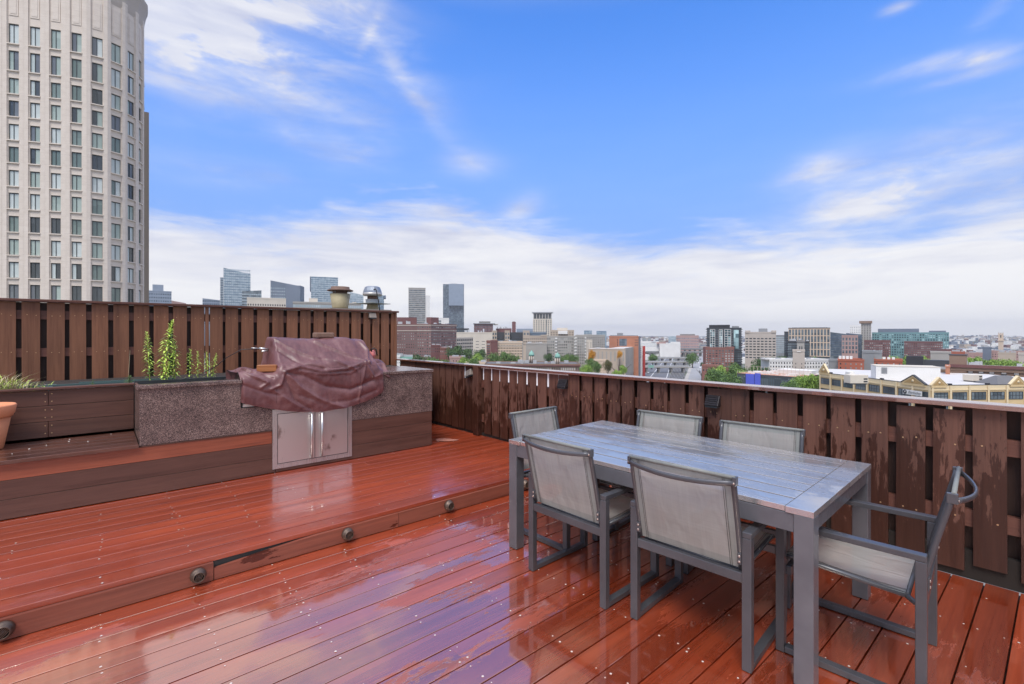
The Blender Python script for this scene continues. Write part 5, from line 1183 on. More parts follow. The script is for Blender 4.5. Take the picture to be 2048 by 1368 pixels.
# ---- brown brick building close at the right
bb = bld('brown_brick_building', 'long brown brick building with a stone cornice at the right edge', 1900, 2200, 738, 182, 20, 'brown', side=False, par=0, extra=clutter(6, 77, 2))
t, L, dp, z1, zb, box, u, n_ = bb
m = MB(); box(m, -.3, L + .3, -.9, -.01, z1 - .3, z1 + .9); m.build('cornice', W['dred'], t); m = MB(); box(m, -.1, L, -.5, -.01, z1 - 1.6, z1 - .31); m.build('frieze', W['brown'], t)
m = MB(); box(m, -.2, 4.9, -.4, 5, z1 - 4.2, Zh(714, 182)); m.build('raised_block', W['brown'], t); m = MB(); box(m, -.4, 5.1, -.6, 5.2, Zh(714, 182) + .01, Zh(714, 182) + .35); m.build('coping', W['dark'], t)
o2 = Vector((t.location.x, t.location.y))
def winunit(w_, h_, parent, x, z, mat=G_DARK, blind=True):
    f = MB(); f.box(-w_ / 2, w_ / 2, -.10, -.02, 0, .12); f.box(-w_ / 2, w_ / 2, -.10, -.02, h_ - .3, h_); f.box(-w_ / 2, -w_ / 2 + .1, -.10, -.02, .12, h_ - .3); f.box(w_ / 2 - .1, w_ / 2, -.10, -.02, .12, h_ - .3); f.box(-w_ / 2 + .1, w_ / 2 - .1, -.10, -.02, h_ * .48, h_ * .53)
    o = f.build('window', W['dark'], parent); o.location = (x, 0, z); 
    MB().box(-w_ / 2 + .1, w_ / 2 - .1, -.06, -.021, .12, h_ - .3).build('pane', mat, o)
    if blind: MB().box(-w_ / 2 + .12, w_ / 2 - .12, -.09, -.061, h_ * .53, h_ - .45).build('blind', W['white'], o)
    return o
for px in (1908.5, 1918.5, 1934.5, 1958, 1981, 2007, 2033, 2060, 2088):
    x = (P(px, 182) - o2).dot(u); winunit(1.5, 2.9, t, x, Zh(758, 182) - zb, blind=px > 1925)
bld('corner_house', 'orange brick corner wall at the left end of the brown brick building', 1891, 1899.8, 733, 186, 10, 'orange', side=False, par=.3)
# ---- yellow building with gables and the white shed on its roof
ZR = Zh(765, 150); pA, pB, pC = P(1640, 189), P(1862, 141), P(2230, 147)
yb = empty('yellow_building', (pB.x, pB.y, GZ), label='yellow stucco building with gables and dark multi-pane windows below the parapet', cat='building')
m = MB(); back1 = pA * 1.14 + Vector((FY, -FX)) * 3; back2 = pC + Vector((FX, FY)) * 40
poly = [pA, pB, pC, back2, back1]; poly = [(p.x - pB.x, p.y - pB.y) for p in poly]
ar = sum(a[0] * b[1] - b[0] * a[1] for a, b in zip(poly, poly[1:] + poly[:1]))
if ar < 0: poly.reverse()
m.prism(poly, 0, ZR - GZ - .5, 0, 1); m.build('wall', [W['yellow'], W['roof']], yb)
def wing(a, b, bays, gables, nm):
    L, u, n = fr_ax(a, b); rz = math.atan2(u.y, u.x); sg = 1 if Vector((-u.y, u.x)).dot(-n) > 0 else -1
    Mw = Matrix.Translation((a.x - pB.x, a.y - pB.y, 0)) @ Matrix.Rotation(rz, 4, 'Z') @ Matrix.Diagonal((1, sg, 1, 1))
    zr = ZR - GZ
    def B(nm_, mat, *bx, par=yb):
        mm = MB()
        for q in bx: mm.box(*q)
        me = mm.mesh(nm_, mat); me.transform(Mw)
        if sg < 0: me.flip_normals()
        return place(nm_, me, par)
    B('parapet', W['ytrim'], (0, L, -.05, .35, zr - 1.2, zr)); B('coping', W['dark'], (0, L, -.12, .42, zr + .001, zr + .14))
    B('trim_band', W['ytrim'], (0, L, -.18, -.001, zr - 1.5, zr - 1.21)); 
    bw = L / bays
    for k in range(bays + 1):
        x = min(L - .55, max(0, k * bw - .3)); B('pilaster', W['ytrim'], (x, x + .6, -.30, -.19, 12, zr - .05)); 
        if k < bays and k % 2 == 1: B('coping_step', W['black'], (x - .2, x + .8, -.2, .45, zr + .15, zr + .55))
    for k in range(bays):
        for fl in range(3):
            xa, xb = k * bw + .75, (k + 1) * bw - .75; z1_ = zr - 2.0 - fl * 4.0; z0_ = z1_ - 2.35
            f = B('window', W['dark'], (xa, xb, -.14, -.02, z0_, z0_ + .12), (xa, xb, -.14, -.02, z1_ - .12, z1_), *[(q - .05, q + .05, -.135, -.025, z0_, z1_) for q in [xa + (xb - xa) * j / 4 for j in range(5)]], (xa, xb, -.13, -.03, (z0_ + z1_) / 2 - .04, (z0_ + z1_) / 2 + .04))
            B('pane', G_GREY, (xa + .05, xb - .05, -.06, -.03, z0_ + .1, z1_ - .1), par=f)
    for (gx, gw, gh) in gables:
        mm = MB(); pr = [(gx - gw / 2, zr - .6), (gx + gw / 2, zr - .6), (gx + gw / 2, zr + .15), (gx, zr + gh), (gx - gw / 2, zr + .15)]
        for yy, rev in ((-.35, False), (.1, True)):
            q = [(x, yy, z) for x, z in pr]; mm.face(q[::-1] if rev else q)
        for i in range(5): a_, b_ = pr[i], pr[(i + 1) % 5]; mm.face([(a_[0], -.35, a_[1]), (a_[0], .1, a_[1]), (b_[0], .1, b_[1]), (b_[0], -.35, b_[1])])
        me = mm.mesh('gable', W['yellow']); me.transform(Mw); place('gable', me, yb)
        for s_ in (-1, 1):
            mm = MB(); mm.quadbox([(gx + s_ * (gw / 2 + .2), -.5, zr + .02), (gx + s_ * (gw / 2 + .2), .3, zr + .02), (gx, .3, zr + gh - .0), (gx, -.5, zr + gh - .0), (gx + s_ * (gw / 2 + .2), -.5, zr + .27), (gx + s_ * (gw / 2 + .2), .3, zr + .27), (gx, .3, zr + gh + .27), (gx, -.5, zr + gh + .27)])
            me = mm.mesh('gable_coping', W['ytrim'] if gw < 6 else W['dark']); me.transform(Mw); place('gable_coping', me, yb)
        mm = MB(); k_ = .62; q = [(gx - gw * .40, zr + .1), (gx + gw * .40, zr + .1), (gx, zr + gh * .78)]
        mm.face([(x, -.40, z) for x, z in q]); mm.lathe([(.0, .0), (gh * .16, 0), (gh * .16, .08), (0, .08)][::-1], 20, 1, Matrix.Translation((gx, -.40, zr + gh * .36)) @ Matrix.Rotation(R(90), 4, 'X'))
        me = mm.mesh('gable_ornament', [W['ocher'], W['ytrim']]); me.transform(Mw); place('gable_ornament', me, yb)
    return Mw, L, B
Lw = (pB - pA).length
xg = (P(1836, 146.8) - pA).length
Mw1, L1, B1 = wing(pA, pB, 8, [(2.6, 5.2, 3.4), (xg, 8.2, 2.5)], 'a')
Mw2, L2, B2 = wing(pB, pC, 10, [(2.3, 5.0, 2.3), ((P(2034, 143.7) - pB).length, 5.0, 2.5)], 'b')
# name board: black roundel and lettering
sg_x = xg; zs = ZR - GZ - 2.3
brd = B1('sign_board', W['white'], (sg_x - 3.4, sg_x + 3.3, -.55, -.45, zs - 1.2, zs + .25))
mm = MB(); mm.lathe([(.0, 0), (.66, 0), (.66, .06), (0, .06)][::-1], 24, 0, Matrix.Translation((sg_x - 2.6, -.56, zs - .45)) @ Matrix.Rotation(R(90), 4, 'X')); me = mm.mesh('roundel', W['black']); me.transform(Mw1); place('roundel', me, brd)
def text_mesh(s_, size, mat, shear=0.3, ext=.02):
    c_ = bpy.data.curves.new('lettering', 'FONT'); c_.body = s_; c_.size = size; c_.shear = shear; c_.extrude = ext; c_.align_x = 'CENTER'; c_.align_y = 'CENTER'
    o = bpy.data.objects.new('tmp', c_); LINK(o); dg = bpy.context.evaluated_depsgraph_get(); me = bpy.data.meshes.new_from_object(o.evaluated_get(dg)); bpy.data.objects.remove(o)
    me.materials.clear(); me.materials.append(mat); me.name = 'lettering'; return me
for s_, size, xx in (('Berkeley', 1.25, sg_x + .75), ('B', .8, sg_x - 2.6)):
    me = text_mesh(s_, size, W['grey'] if s_ != 'B' else W['white']); M_ = Mw1 @ Matrix.Translation((xx, -.60 if s_ != 'B' else -.66, zs - .45)) @ Matrix.Rotation(R(90), 4, 'X'); me.transform(M_); place('lettering', me, brd)
# shed on the roof
pa, pb_ = P(1752, 166), P(1881, 158); L, u, n = fr_ax(pa, pb_); rz = math.atan2(u.y, u.x); sg = 1 if Vector((-u.y, u.x)).dot(-n) > 0 else -1
zt, z0 = Zh(732, 166), ZR - .49
sh = empty('white_shed', (pa.x, pa.y, z0), rz, label='large white ribbed metal shed on the roof of the yellow building', cat='shed')
MB().box(0, L, *sorted((0, 9 * sg)), 0, zt - z0).build('wall', W['white'], sh); m = MB()
for k in range(30): m.box(L * k / 30, L * k / 30 + .07, *sorted((-.06 * sg, 0)), .1, zt - z0 - .05)
m.build('ribs', W['white'], sh, kind='stuff'); MB().box(-.1, L + .1, *sorted((-.15 * sg, 9.1 * sg)), zt - z0 + .001, zt - z0 + .16).build('roof_edge', W['cream'], sh)
lv = MB()
for k in range(6): lv.box(1.5, 3.1, *sorted((-.16 * sg, -.061 * sg)), zt - z0 - .7 - k * .36, zt - z0 - .45 - k * .36)
lv.build('louvre_vent', W['grey'], sh)
for k, (px, d, w_, h_, dd, cat_, lb) in enumerate(((1712, 150, 5.6, 2.6, 3, 'cream', 'long cream rooftop unit left of the white shed'), (1700, 152, 1.6, 3.4, 2, 'white', 'white rooftop cabinet at the left end of the cream unit'), (1945, 158, 4.2, 2.0, 3, 'cream', 'cream rooftop unit with dark grilles right of the white shed'))):
    p_ = P(px, d); t = empty('rooftop_unit', (p_.x, p_.y, ZR - .49), -math.atan2(FX, FY) * 1.0 + R(k * 6), label=lb, cat='rooftop unit')
    MB().box(-w_ / 2, w_ / 2, -dd / 2, dd / 2, .35, .35 + h_).build('casing', W[cat_], t, .08); MB().box(-w_ / 2 + .2, w_ / 2 - .2, -dd / 2 + .2, dd / 2 - .2, 0, .34).build('skid', W['dark'], t)
    for j in range(2): MB().box(w_ / 2 - 1.5, w_ / 2 - .3, -dd / 2 - .03, -dd / 2 - .001, .7 + j * .8, 1.15 + j * .8).build('grille', W['black'], t)
p_ = P(2012, 150); t = empty('hip_roof', (p_.x, p_.y, ZR - .49), -math.atan2(FX, FY), label='small dark hipped roof behind the right gable of the yellow building', cat='roof')
m = MB(); m.quadbox([(-5.6, -3, 0), (4.4, -3, 0), (4.4, 5, 0), (-5.6, 5, 0), (-2, .8, 2.6), (2, .8, 2.6), (2, 1.5, 2.6), (-2, 1.5, 2.6)]); m.build('roof', W['roofd'], t)
# ---- construction site with blue sheeting
cs = bld('construction_site', 'unfinished low building with orange decking, posts and blue sheeting', 1474, 1600, 746, 250, 26, 'dark', side=False, par=0, roof='orangeroof', rows=1, cols=34, ya=749, yb=768, glass=G_GREY, wf=.6, hf=.9, d1=226)
t, L, dp, z1, zb, box, u, n_ = cs; o2 = Vector((t.location.x, t.location.y))
for a, b in ((.16, .30), (.31, .40)): m = MB(); box(m, L * a, L * b, -.5, -.1, z1 - 6, z1 + .6 * (a > .3)); m.build('blue_sheeting', W['blue'], t)
m = MB()
for k in range(16): box(m, L * k / 16, L * k / 16 + .12, 14, 14.12, z1, z1 + 3); box(m, L * k / 16, L * k / 16 + .12, .3, .42, z1, z1 + 1.1)
box(m, 0, L, 14, 14.12, z1 + 2.9, z1 + 3); box(m, 0, L, .3, .4, z1 + 1, z1 + 1.1); m.build('posts_and_rails', W['cream'], t, kind='stuff')
m = MB(); r_ = random.Random(5)
for k in range(40): x, y = r_.uniform(2, L - 3), r_.uniform(2, 24); s_ = r_.uniform(.4, 2); box(m, x, x + s_ * 2, y, y + s_, z1 + .01, z1 + r_.uniform(.2, 1.0))
m.build('building_materials', W['white'], t, kind='stuff')
m = MB(); box(m, L * .45, L * .98, 15, 25, z1 + .01, z1 + 2.2); m.build('white_sheeting', W['white'], t)
# ---- long dark brick building with green domes, nearer
lb = bld('brick_school', 'long brown brick building with green copper domes behind the parapet', 968, 1160, 729, 300, 26, 'brown', rows=2, cols=44, ya=733, yb=752, glass=G_MIX, wf=.5, hf=.55, side=False, par=.5, roof='roofd', extra=pents(strips((731,), 300, 'dred', .8, .7), clutter(12, 91, 2.2)))
t, L, dp, z1, zb, box, u, n_ = lb; o2 = Vector((t.location.x, t.location.y))
for k, (px, yb_, yt_) in enumerate(((1063, 714, 704.5), (1115, 716, 707))):
    x = (P(px, 300) - o2).dot(u); c_ = P(px, 304 if k else 318); S_ = 300 / 955
    t2 = empty('cupola', (c_.x, c_.y, z1), label=['green copper dome farther back, left one', 'green copper dome on a pale columned turret, right one'][k] + ' on the brown brick building', cat='cupola')
    m = MB(); m.lathe([(6 * S_, Zh(yb_, 300) - z1), (5.6 * S_, Zh(yb_ - 3, 300) - z1), (4 * S_, Zh(yb_ - 7, 300) - z1), (1.5 * S_, Zh(yt_, 300) - z1), (.2 * S_, Zh(yt_ - 2, 300) - z1)], 16); m.build('dome', W['green'], t2)
    m = MB()
    for j in range(8): a = j * math.pi / 4; m.tube([(4.6 * S_ * math.cos(a), 4.6 * S_ * math.sin(a), .1), (4.6 * S_ * math.cos(a), 4.6 * S_ * math.sin(a), Zh(yb_, 300) - z1)], .3, 6)
    m.build('columns', W['cream'], t2, kind='stuff'); m = MB(); m.lathe([(3.2 * S_, 0), (3.2 * S_, Zh(yb_, 300) - z1 - .1)], 10); m.build('drum', W['dred'], t2)
for k, (a, b, yt, d, w_, rf, lb_) in enumerate(((786, 800, 714, 250, 'white', 'green', 'small white house with green roof at the tall fence end'), (800, 824, 717, 255, 'green', 'green', 'pale green roofed house at the tall fence end'), (862, 880, 692, 350, 'dred', 'roofd', 'dark red row houses below the parking garage, left'), (880, 899, 697, 345, 'brick', 'roof', 'red row houses with white trim below the parking garage, right'), (899, 926, 716, 300, 'pink', 'dred', 'pink gabled houses among the trees'), (932, 970, 727, 290, 'peach', 'roofd', 'low pale houses left of the long brown brick building'), (826, 862, 716, 330, 'brick2', 'roofd', 'low brick houses under the hotel'))):
    bld('row_house', lb_, a, b, yt, d, 12, w_, rows=2, cols=5, ya=yt + 3, yb=yt + 14, glass=G_MIX, wf=.35, hf=.45, side=False, roof=rf, extra=clutter(4, 100 + k, 1.8))
bld('low_house', 'low brick house with a pale tiled roof below the dark glass tower', 1404, 1436, 733, 330, 14, 'brick', side=False, rows=1, cols=5, ya=737, yb=744, glass=G_DARK, wf=.4, hf=.5)
# ---- hills and far city mass
hl = MB(); r_ = random.Random(3); prev = None; N_ = 120
for i in range(N_ + 1):
    px = 1700 + 520 * i / N_; d = 4300
    y = 679 - 6.2 * smooth(1850, 1930, px) + 2.6 * math.sin(px * .035) * .5 + 2.2 * noise.noise((px * .02, 0, 0)) + 1.0 * noise.noise((px * .09, 4, 0))
    y += 3.5 * smooth(2000, 2048, px) + 6 * (1 - smooth(1700, 1840, px))
    f0, f1, f2 = P(px, 1700), P(px, 3400), P(px, 6500); c_ = P(px, d)
    row = [(f0.x, f0.y, GZ - .2), (f1.x, f1.y, GZ + (Zh(y, d) - GZ) * .55), (c_.x, c_.y, Zh(y, d)), (f2.x, f2.y, GZ - .2)]
    if prev:
        for a in range(3): hl.face([prev[a], row[a], row[a + 1], prev[a + 1]], 0, True)
    prev = row
M_HILL = simple('wooded_hill', (.12, .135, .10), .9, 0, .45, .012, 0, detail=9); hl.build('hills', M_HILL, kind='structure')
fc = MB(); r_ = random.Random(12)
def hillz(px, d):
    y = 679 - 6.2 * smooth(1850, 1930, px); y += 3.5 * smooth(2000, 2048, px) + 6 * (1 - smooth(1700, 1840, px))
    zt = Zh(y, 4300)
    if px < 1700: return GZ
    if d < 1700: return GZ
    if d < 3400: return GZ + (zt - GZ) * .55 * (d - 1700) / 1700
    return GZ + (zt - GZ) * (.55 + .45 * (d - 3400) / 900)
for k in range(2600):
    d = r_.uniform(620, 4200); px = r_.uniform(760, 2150) if d > 1000 else r_.choice((r_.uniform(860, 1280), r_.uniform(1480, 2100)))
    if 1280 < px < 1410 and d < 1150: continue
    c_ = P(px, d); w_ = r_.uniform(8, 30); h_ = r_.uniform(5, 13) * (1 + (d > 1500) * .4); a = r_.uniform(0, 3.1); zb_ = hillz(px, d) - 3
    fc.box(-w_ / 2, w_ / 2, -w_ / 3, w_ / 3, zb_, zb_ + 3 + h_, r_.choice((0, 0, 1, 2, 3, 4)), Matrix.Translation((c_.x, c_.y, 0)) @ Matrix.Rotation(a, 4, 'Z'))
fc.build('distant_rooftops', [W['white'], W['brick2'], W['conc'], W['tan'], W['slate']], label='mass of low distant buildings out to the hills', cat='buildings', kind='stuff')
# ================================================================ stone tower at the left
tw = empty('stone_tower', (0, 0, GZ), label='big pale limestone tower with rounded corner and rows of paired windows at the left', cat='building')
M_STONE_T, tt, tb = newmat('limestone_ashlar'); tv, _r = ocoord(tt, False)
sp_ = tt.n('ShaderNodeSeparateXYZ'); tt.l(tv, sp_.inputs[0])
zl = tt.m('FRACT', tt.m('MULTIPLY', sp_.outputs[2], 1 / .95)); jn = tt.mr(zl, .0, .04, 1, 0)
base_c = tt.ramp(tt.noise(tt.mapping(tv, (.5, .5, 1)), 1.2, 8, .65), [(.30, (.64, .56, .48)), (.70, (.73, .65, .57))])
bc = tt.mix(tt.m('MULTIPLY', jn, .38), base_c, (.22, .18, .15, 1)); tt.l(bc, tb.inputs['Base Color']); tb.inputs['Roughness'].default_value = .85
G_TW = [glassm('tower_glass_green_blind', [(.28, .36, .32), (.40, .48, .43)], .25), glassm('tower_glass_dark', [(.035, .045, .045), (.07, .085, .09)], .08), glassm('tower_glass_pale_blind', [(.45, .52, .50), (.58, .64, .62)], .3), glassm('tower_glass_half', [(.12, .17, .15), (.20, .26, .23)], .15), glassm('tower_glass_mid', [(.12, .135, .15), (.18, .20, .21)], .12)]
FHT = 3.80
plan = [(-82.3 - 8.2 * .342 * k, 78.9 - 2.3 * .342 * k) for k in range(5, 0, -1)] + [(-82.3, 78.9)]
ang = [15.7, 15.7, 15.7, 25, 48, 75, 98, 118, 135, 145]
for a in ang: x, y = plan[-1]; pt_ = 2.84 if a < 40 else 2.6; plan.append((x + pt_ * math.cos(R(a)), y + pt_ * math.sin(R(a))))
pl = [Vector((FX * d + FY * r, FY * d - FX * r)) for r, d in plan]
mids = [(a + b) / 2 for a, b in zip(pl, pl[1:])]
nodes = [pl[0] * 1.5 - pl[1] * .5] + mids + [pl[-1] * 1.5 - pl[-2] * .5]
ztopw = Zh(47.7, 78.9)                                   # head of the top window row in the first bay
zheads, hts = [], []
for k, yy in enumerate([47.7, 101.3, 155.8, 201.1, 247.9, 293.3, 340.1, 385.5, 431.8, 477.7, 523.5, 568.8, 614.5, 660.5, 706.5]):
    zheads.append(Zh(yy, 78.9)); hts.append((3.30 if k < 2 else 2.65))
ZP1 = Zh(-60, 78.9) - GZ
wmesh = {}
for i in range(len(pl)):
    a, b = nodes[i], nodes[i + 1]; L, u, n = fr_ax(a, b); 
    # outward normal: away from the tower body
    ctr = P(150, 110); mid = (a + b) / 2
    nn = Vector((u.y, -u.x)); nn = nn if nn.dot(mid - ctr) > 0 else -nn
    uu = Vector((-nn.y, nn.x)) * 1.0          # local x, with local -y = outward
    rz = math.atan2(uu.y, uu.x); bay = empty('tower_bay', (mid.x, mid.y, 0), rz); bay.parent = tw
    hw = L / 2 + .06; ww = .70
    mb_ = MB()
    zlo = 5.0
    for s_ in (-1, 1):
        x0_, x1_ = sorted((s_ * (ww + .14), s_ * hw)); mb_.box(x0_, x1_, -.20, .45, zlo, ZP1)
        x0_, x1_ = sorted((s_ * ww, s_ * (ww + .139))); mb_.box(x0_, x1_, -.06, .45, zlo, ZP1)
    prev_z = ZP1
    for zh_, ht in zip(zheads, hts):
        zh_l, zs_l = zh_ - GZ, zh_ - ht - GZ
        if k == 0: pass
        mb_.box(-ww, ww, -.02, .45, zh_l, prev_z if prev_z != ZP1 else ZP1); prev_z = zs_l
    mb_.box(-ww, ww, -.02, .45, zlo, prev_z)
    # attic panel
    pz0 = Zh(34, 78.9) - GZ; mb_.box(-.62, .62, -.10, -.021, pz0 + .2, pz0 + 5); mb_.box(-.40, .40, -.14, -.101, pz0 + .5, pz0 + 4.7)
    mb_.build('wall', M_STONE_T, bay)
    for r_i, (zh_, ht) in enumerate(zip(zheads, hts)):
        if zh_ < -4: continue
        if ('w', ht) not in wmesh:
            f = MB(); f.box(-ww, -ww + .07, .16, .24, 0, ht); f.box(ww - .07, ww, .16, .24, 0, ht); f.box(-ww + .07, ww - .07, .16, .24, ht - .16, ht); f.box(-ww + .07, ww - .07, .16, .24, 0, .07); f.box(-.11, -.02, .13, .24, .07, ht - .16)
            wmesh['w', ht] = f.mesh('window', simple('dark_green_window_frame', (.045, .055, .055), .4, bmp=0) if ('fm') not in wmesh else wmesh['fm'])
            wmesh['fm'] = wmesh['w', ht].materials[0]
            wmesh['s', ht] = MB().box(-ww - .12, ww + .12, -.26, .14, -.16, -.001).mesh('sill', M_STONE_T)
            for s_ in (0, 1):
                for gi in range(5): 
                    xa_, xb_ = ((-ww + .07, -.11), (-.02, ww - .07))[s_]; wmesh['p', ht, s_, gi] = MB().box(xa_, xb_, .19, .20, .07, ht - .16).mesh('pane', G_TW[gi])
        zl_ = zh_ - ht - GZ
        w_ = place('window', wmesh['w', ht], bay); w_.location = (0, 0, zl_)
        o = place('sill', wmesh['s', ht], bay); o.location = (0, 0, zl_)
        gi = rnd.choice((0, 2, 2, 0, 2) if r_i < 2 else (1, 3, 2, 0, 2, 3, 0, 4, 1)); 
        if i in (7, 8) and r_i < 4: gi = rnd.choice((0, 3))
        for s_ in (0, 1):
            o = place('pane', wmesh['p', ht, s_, gi if rnd.random() < .8 else rnd.choice((1, 2, 4))], bay); o.location = (0, 0, zl_)
# body core, flared cornice, and the flat return
core = MB(); cpoly = [((a - P(150, 110)) * .985 + P(150, 110)) for a in nodes] + [P(278, 125), P(-250, 112)]
ar = sum(a.x * b.y - b.x * a.y for a, b in zip(cpoly, cpoly[1:] + cpoly[:1]))
if ar < 0: cpoly.reverse()
core.prism([(p.x, p.y) for p in cpoly], 0, ZP1 + .5)
core.build('core', W['dark'], tw)
cor = MB(); pr = [(-.3, 56), (.15, 58.3), (.26, 59.6), (.48, 60.8), (.72, 61.6), (.80, 62.2), (.3, 62.3)]
ctr = P(190, 92); rings = []
dense = []
for a, b in zip(nodes, nodes[1:]):
    for q in range(4): dense.append(a.lerp(b, q / 4))
dense.append(nodes[-1])
cb_ = P(230, 90)
for j, p in enumerate(dense):
    a, b = dense[max(j - 1, 0)], dense[min(j + 1, len(dense) - 1)]; u = (b - a).normalized(); nn = Vector((u.y, -u.x)); nn = nn if nn.dot(p - P(150, 110)) > 0 else -nn
    rings.append([(p.x + nn.x * o_, p.y + nn.y * o_, z_ - 0) for o_, z_ in pr])
zs_ = Zh(22, 91) - 61.2
rings = [[(x, y, z_ + zs_ - GZ) for x, y, z_ in r_] for r_ in rings]
for r0, r1 in zip(rings, rings[1:]):
    for k in range(len(pr) - 1): cor.face([r0[k], r0[k + 1], r1[k + 1], r1[k]])
cor.build('cornice', W['stone'], tw)
bld('tower_back_wing', 'darker stone slab rising behind the rounded tower', 270, 298, 222, 104, 3, 'tan', side=False, par=0)
# ================================================================ TREES
def leafm(name, c1, c2):
    m, t, b = newmat(name); v, rd = ocoord(t); geo = t.n('ShaderNodeNewGeometry')
    n = t.noise(v, .35, 4, .6); q = t.m('ADD', t.m('MULTIPLY', n, .7), t.m('MULTIPLY', geo.outputs['Random Per Island'], .45))
    col = t.ramp(q, [(.3, c1), (.75, c2)]); t.l(col, b.inputs['Base Color']); b.inputs['Roughness'].default_value = .6; b.inputs['Specular IOR Level'].default_value = .25; return m
LEAF = dict(mid=leafm('mid_green_foliage', (.04, .085, .025), (.14, .23, .06)), dark=leafm('dark_green_foliage', (.03, .062, .025), (.095, .16, .055)), bright=leafm('bright_green_foliage', (.09, .17, .025), (.28, .42, .08)), orange=leafm('orange_foliage', (.35, .14, .01), (.75, .38, .04)), rust=leafm('rusty_green_foliage', (.05, .05, .02), (.13, .12, .04)))
M_BARK = simple('tree_bark', (.10, .075, .055), .9, 0, .3, 2, .2)
def crownmesh(seed, n=2600, flat=.75):
    r_ = random.Random(seed); m = MB(); lobes = []
    for k in range(11):
        a = r_.uniform(0, 6.28); q = r_.uniform(.15, .62); z_ = r_.uniform(.35, .80)
        lobes.append((q * math.cos(a), q * math.sin(a), z_, r_.uniform(.22, .36) * (1.15 - .4 * abs(z_ - .5))))
    lobes.append((0, 0, .62, .40)); lobes.append((0, 0, .80, .24))
    for k in range(n):
        lx, ly, lz, lr = r_.choice(lobes); d = Vector((r_.gauss(0, 1), r_.gauss(0, 1), r_.gauss(0, 1))).normalized()
        if d.z < -.3 and r_.random() < .6: d.z = -d.z
        p = Vector((lx, ly, lz)) + Vector((d.x, d.y, d.z * .85)) * lr * (r_.uniform(.72, 1.04) if r_.random() < .8 else r_.uniform(.3, .9))
        s_ = r_.uniform(.018, .042); up = (d + Vector((r_.uniform(-.6, .6), r_.uniform(-.6, .6), r_.uniform(-.2, .8)))).normalized()
        t1 = up.cross(Vector((r_.uniform(-1, 1), r_.uniform(-1, 1), r_.uniform(-1, 1)))).normalized(); t2 = up.cross(t1)
        m.face([p - t1 * s_ - t2 * s_ * .5, p + t1 * s_ * .3 - t2 * s_, p + t1 * s_, p + t2 * s_, p - t1 * s_ * .6 + t2 * s_ * .6])
    return m
crowns = [crownmesh(i) for i in (1, 2, 3, 4)]
cm_cache = {}
tk = MB(); tk.tube([(0, 0, 0), (.01, 0, .25), (0, .01, .5), (0, 0, .75)], [.035, .028, .02, .006], 7)
for a in (0, 1.6, 3.1, 4.6): tk.tube([(0, 0, .28 + a * .02), (.12 * math.cos(a), .12 * math.sin(a), .45), (.3 * math.cos(a), .3 * math.sin(a), .62)], [.016, .011, .004], 5)
TKM = tk.mesh('trunk', M_BARK)
def tree(px, yt, wpx, d, kind, lab, group='trees in the city', cat='tree'):
    p = P(px, d); w_ = wpx * 1.15 * d / 955; zt = Zh(yt - 1.5, d); h_ = zt - GZ; h_ = max(h_, w_ * .8)
    base = zt - h_
    hh = min(h_, w_ * (1.25 if kind != 'orange' else 2.0))
    t = empty('tree', (p.x, p.y, base), rnd.uniform(0, 6.28), label=lab, cat=cat, group=group)
    i = rnd.randrange(4)
    if (i, kind) not in cm_cache: cm_cache[i, kind] = crowns[i].mesh('crown', LEAF[kind])
    o = place('crown', cm_cache[i, kind], t); o.scale = (w_ * .62, w_ * .62, hh * .98); o.location = (0, 0, h_ - hh * 1.06)
    o = place('trunk', TKM, t); o.scale = (h_, h_, h_ * 1.0)
    return t
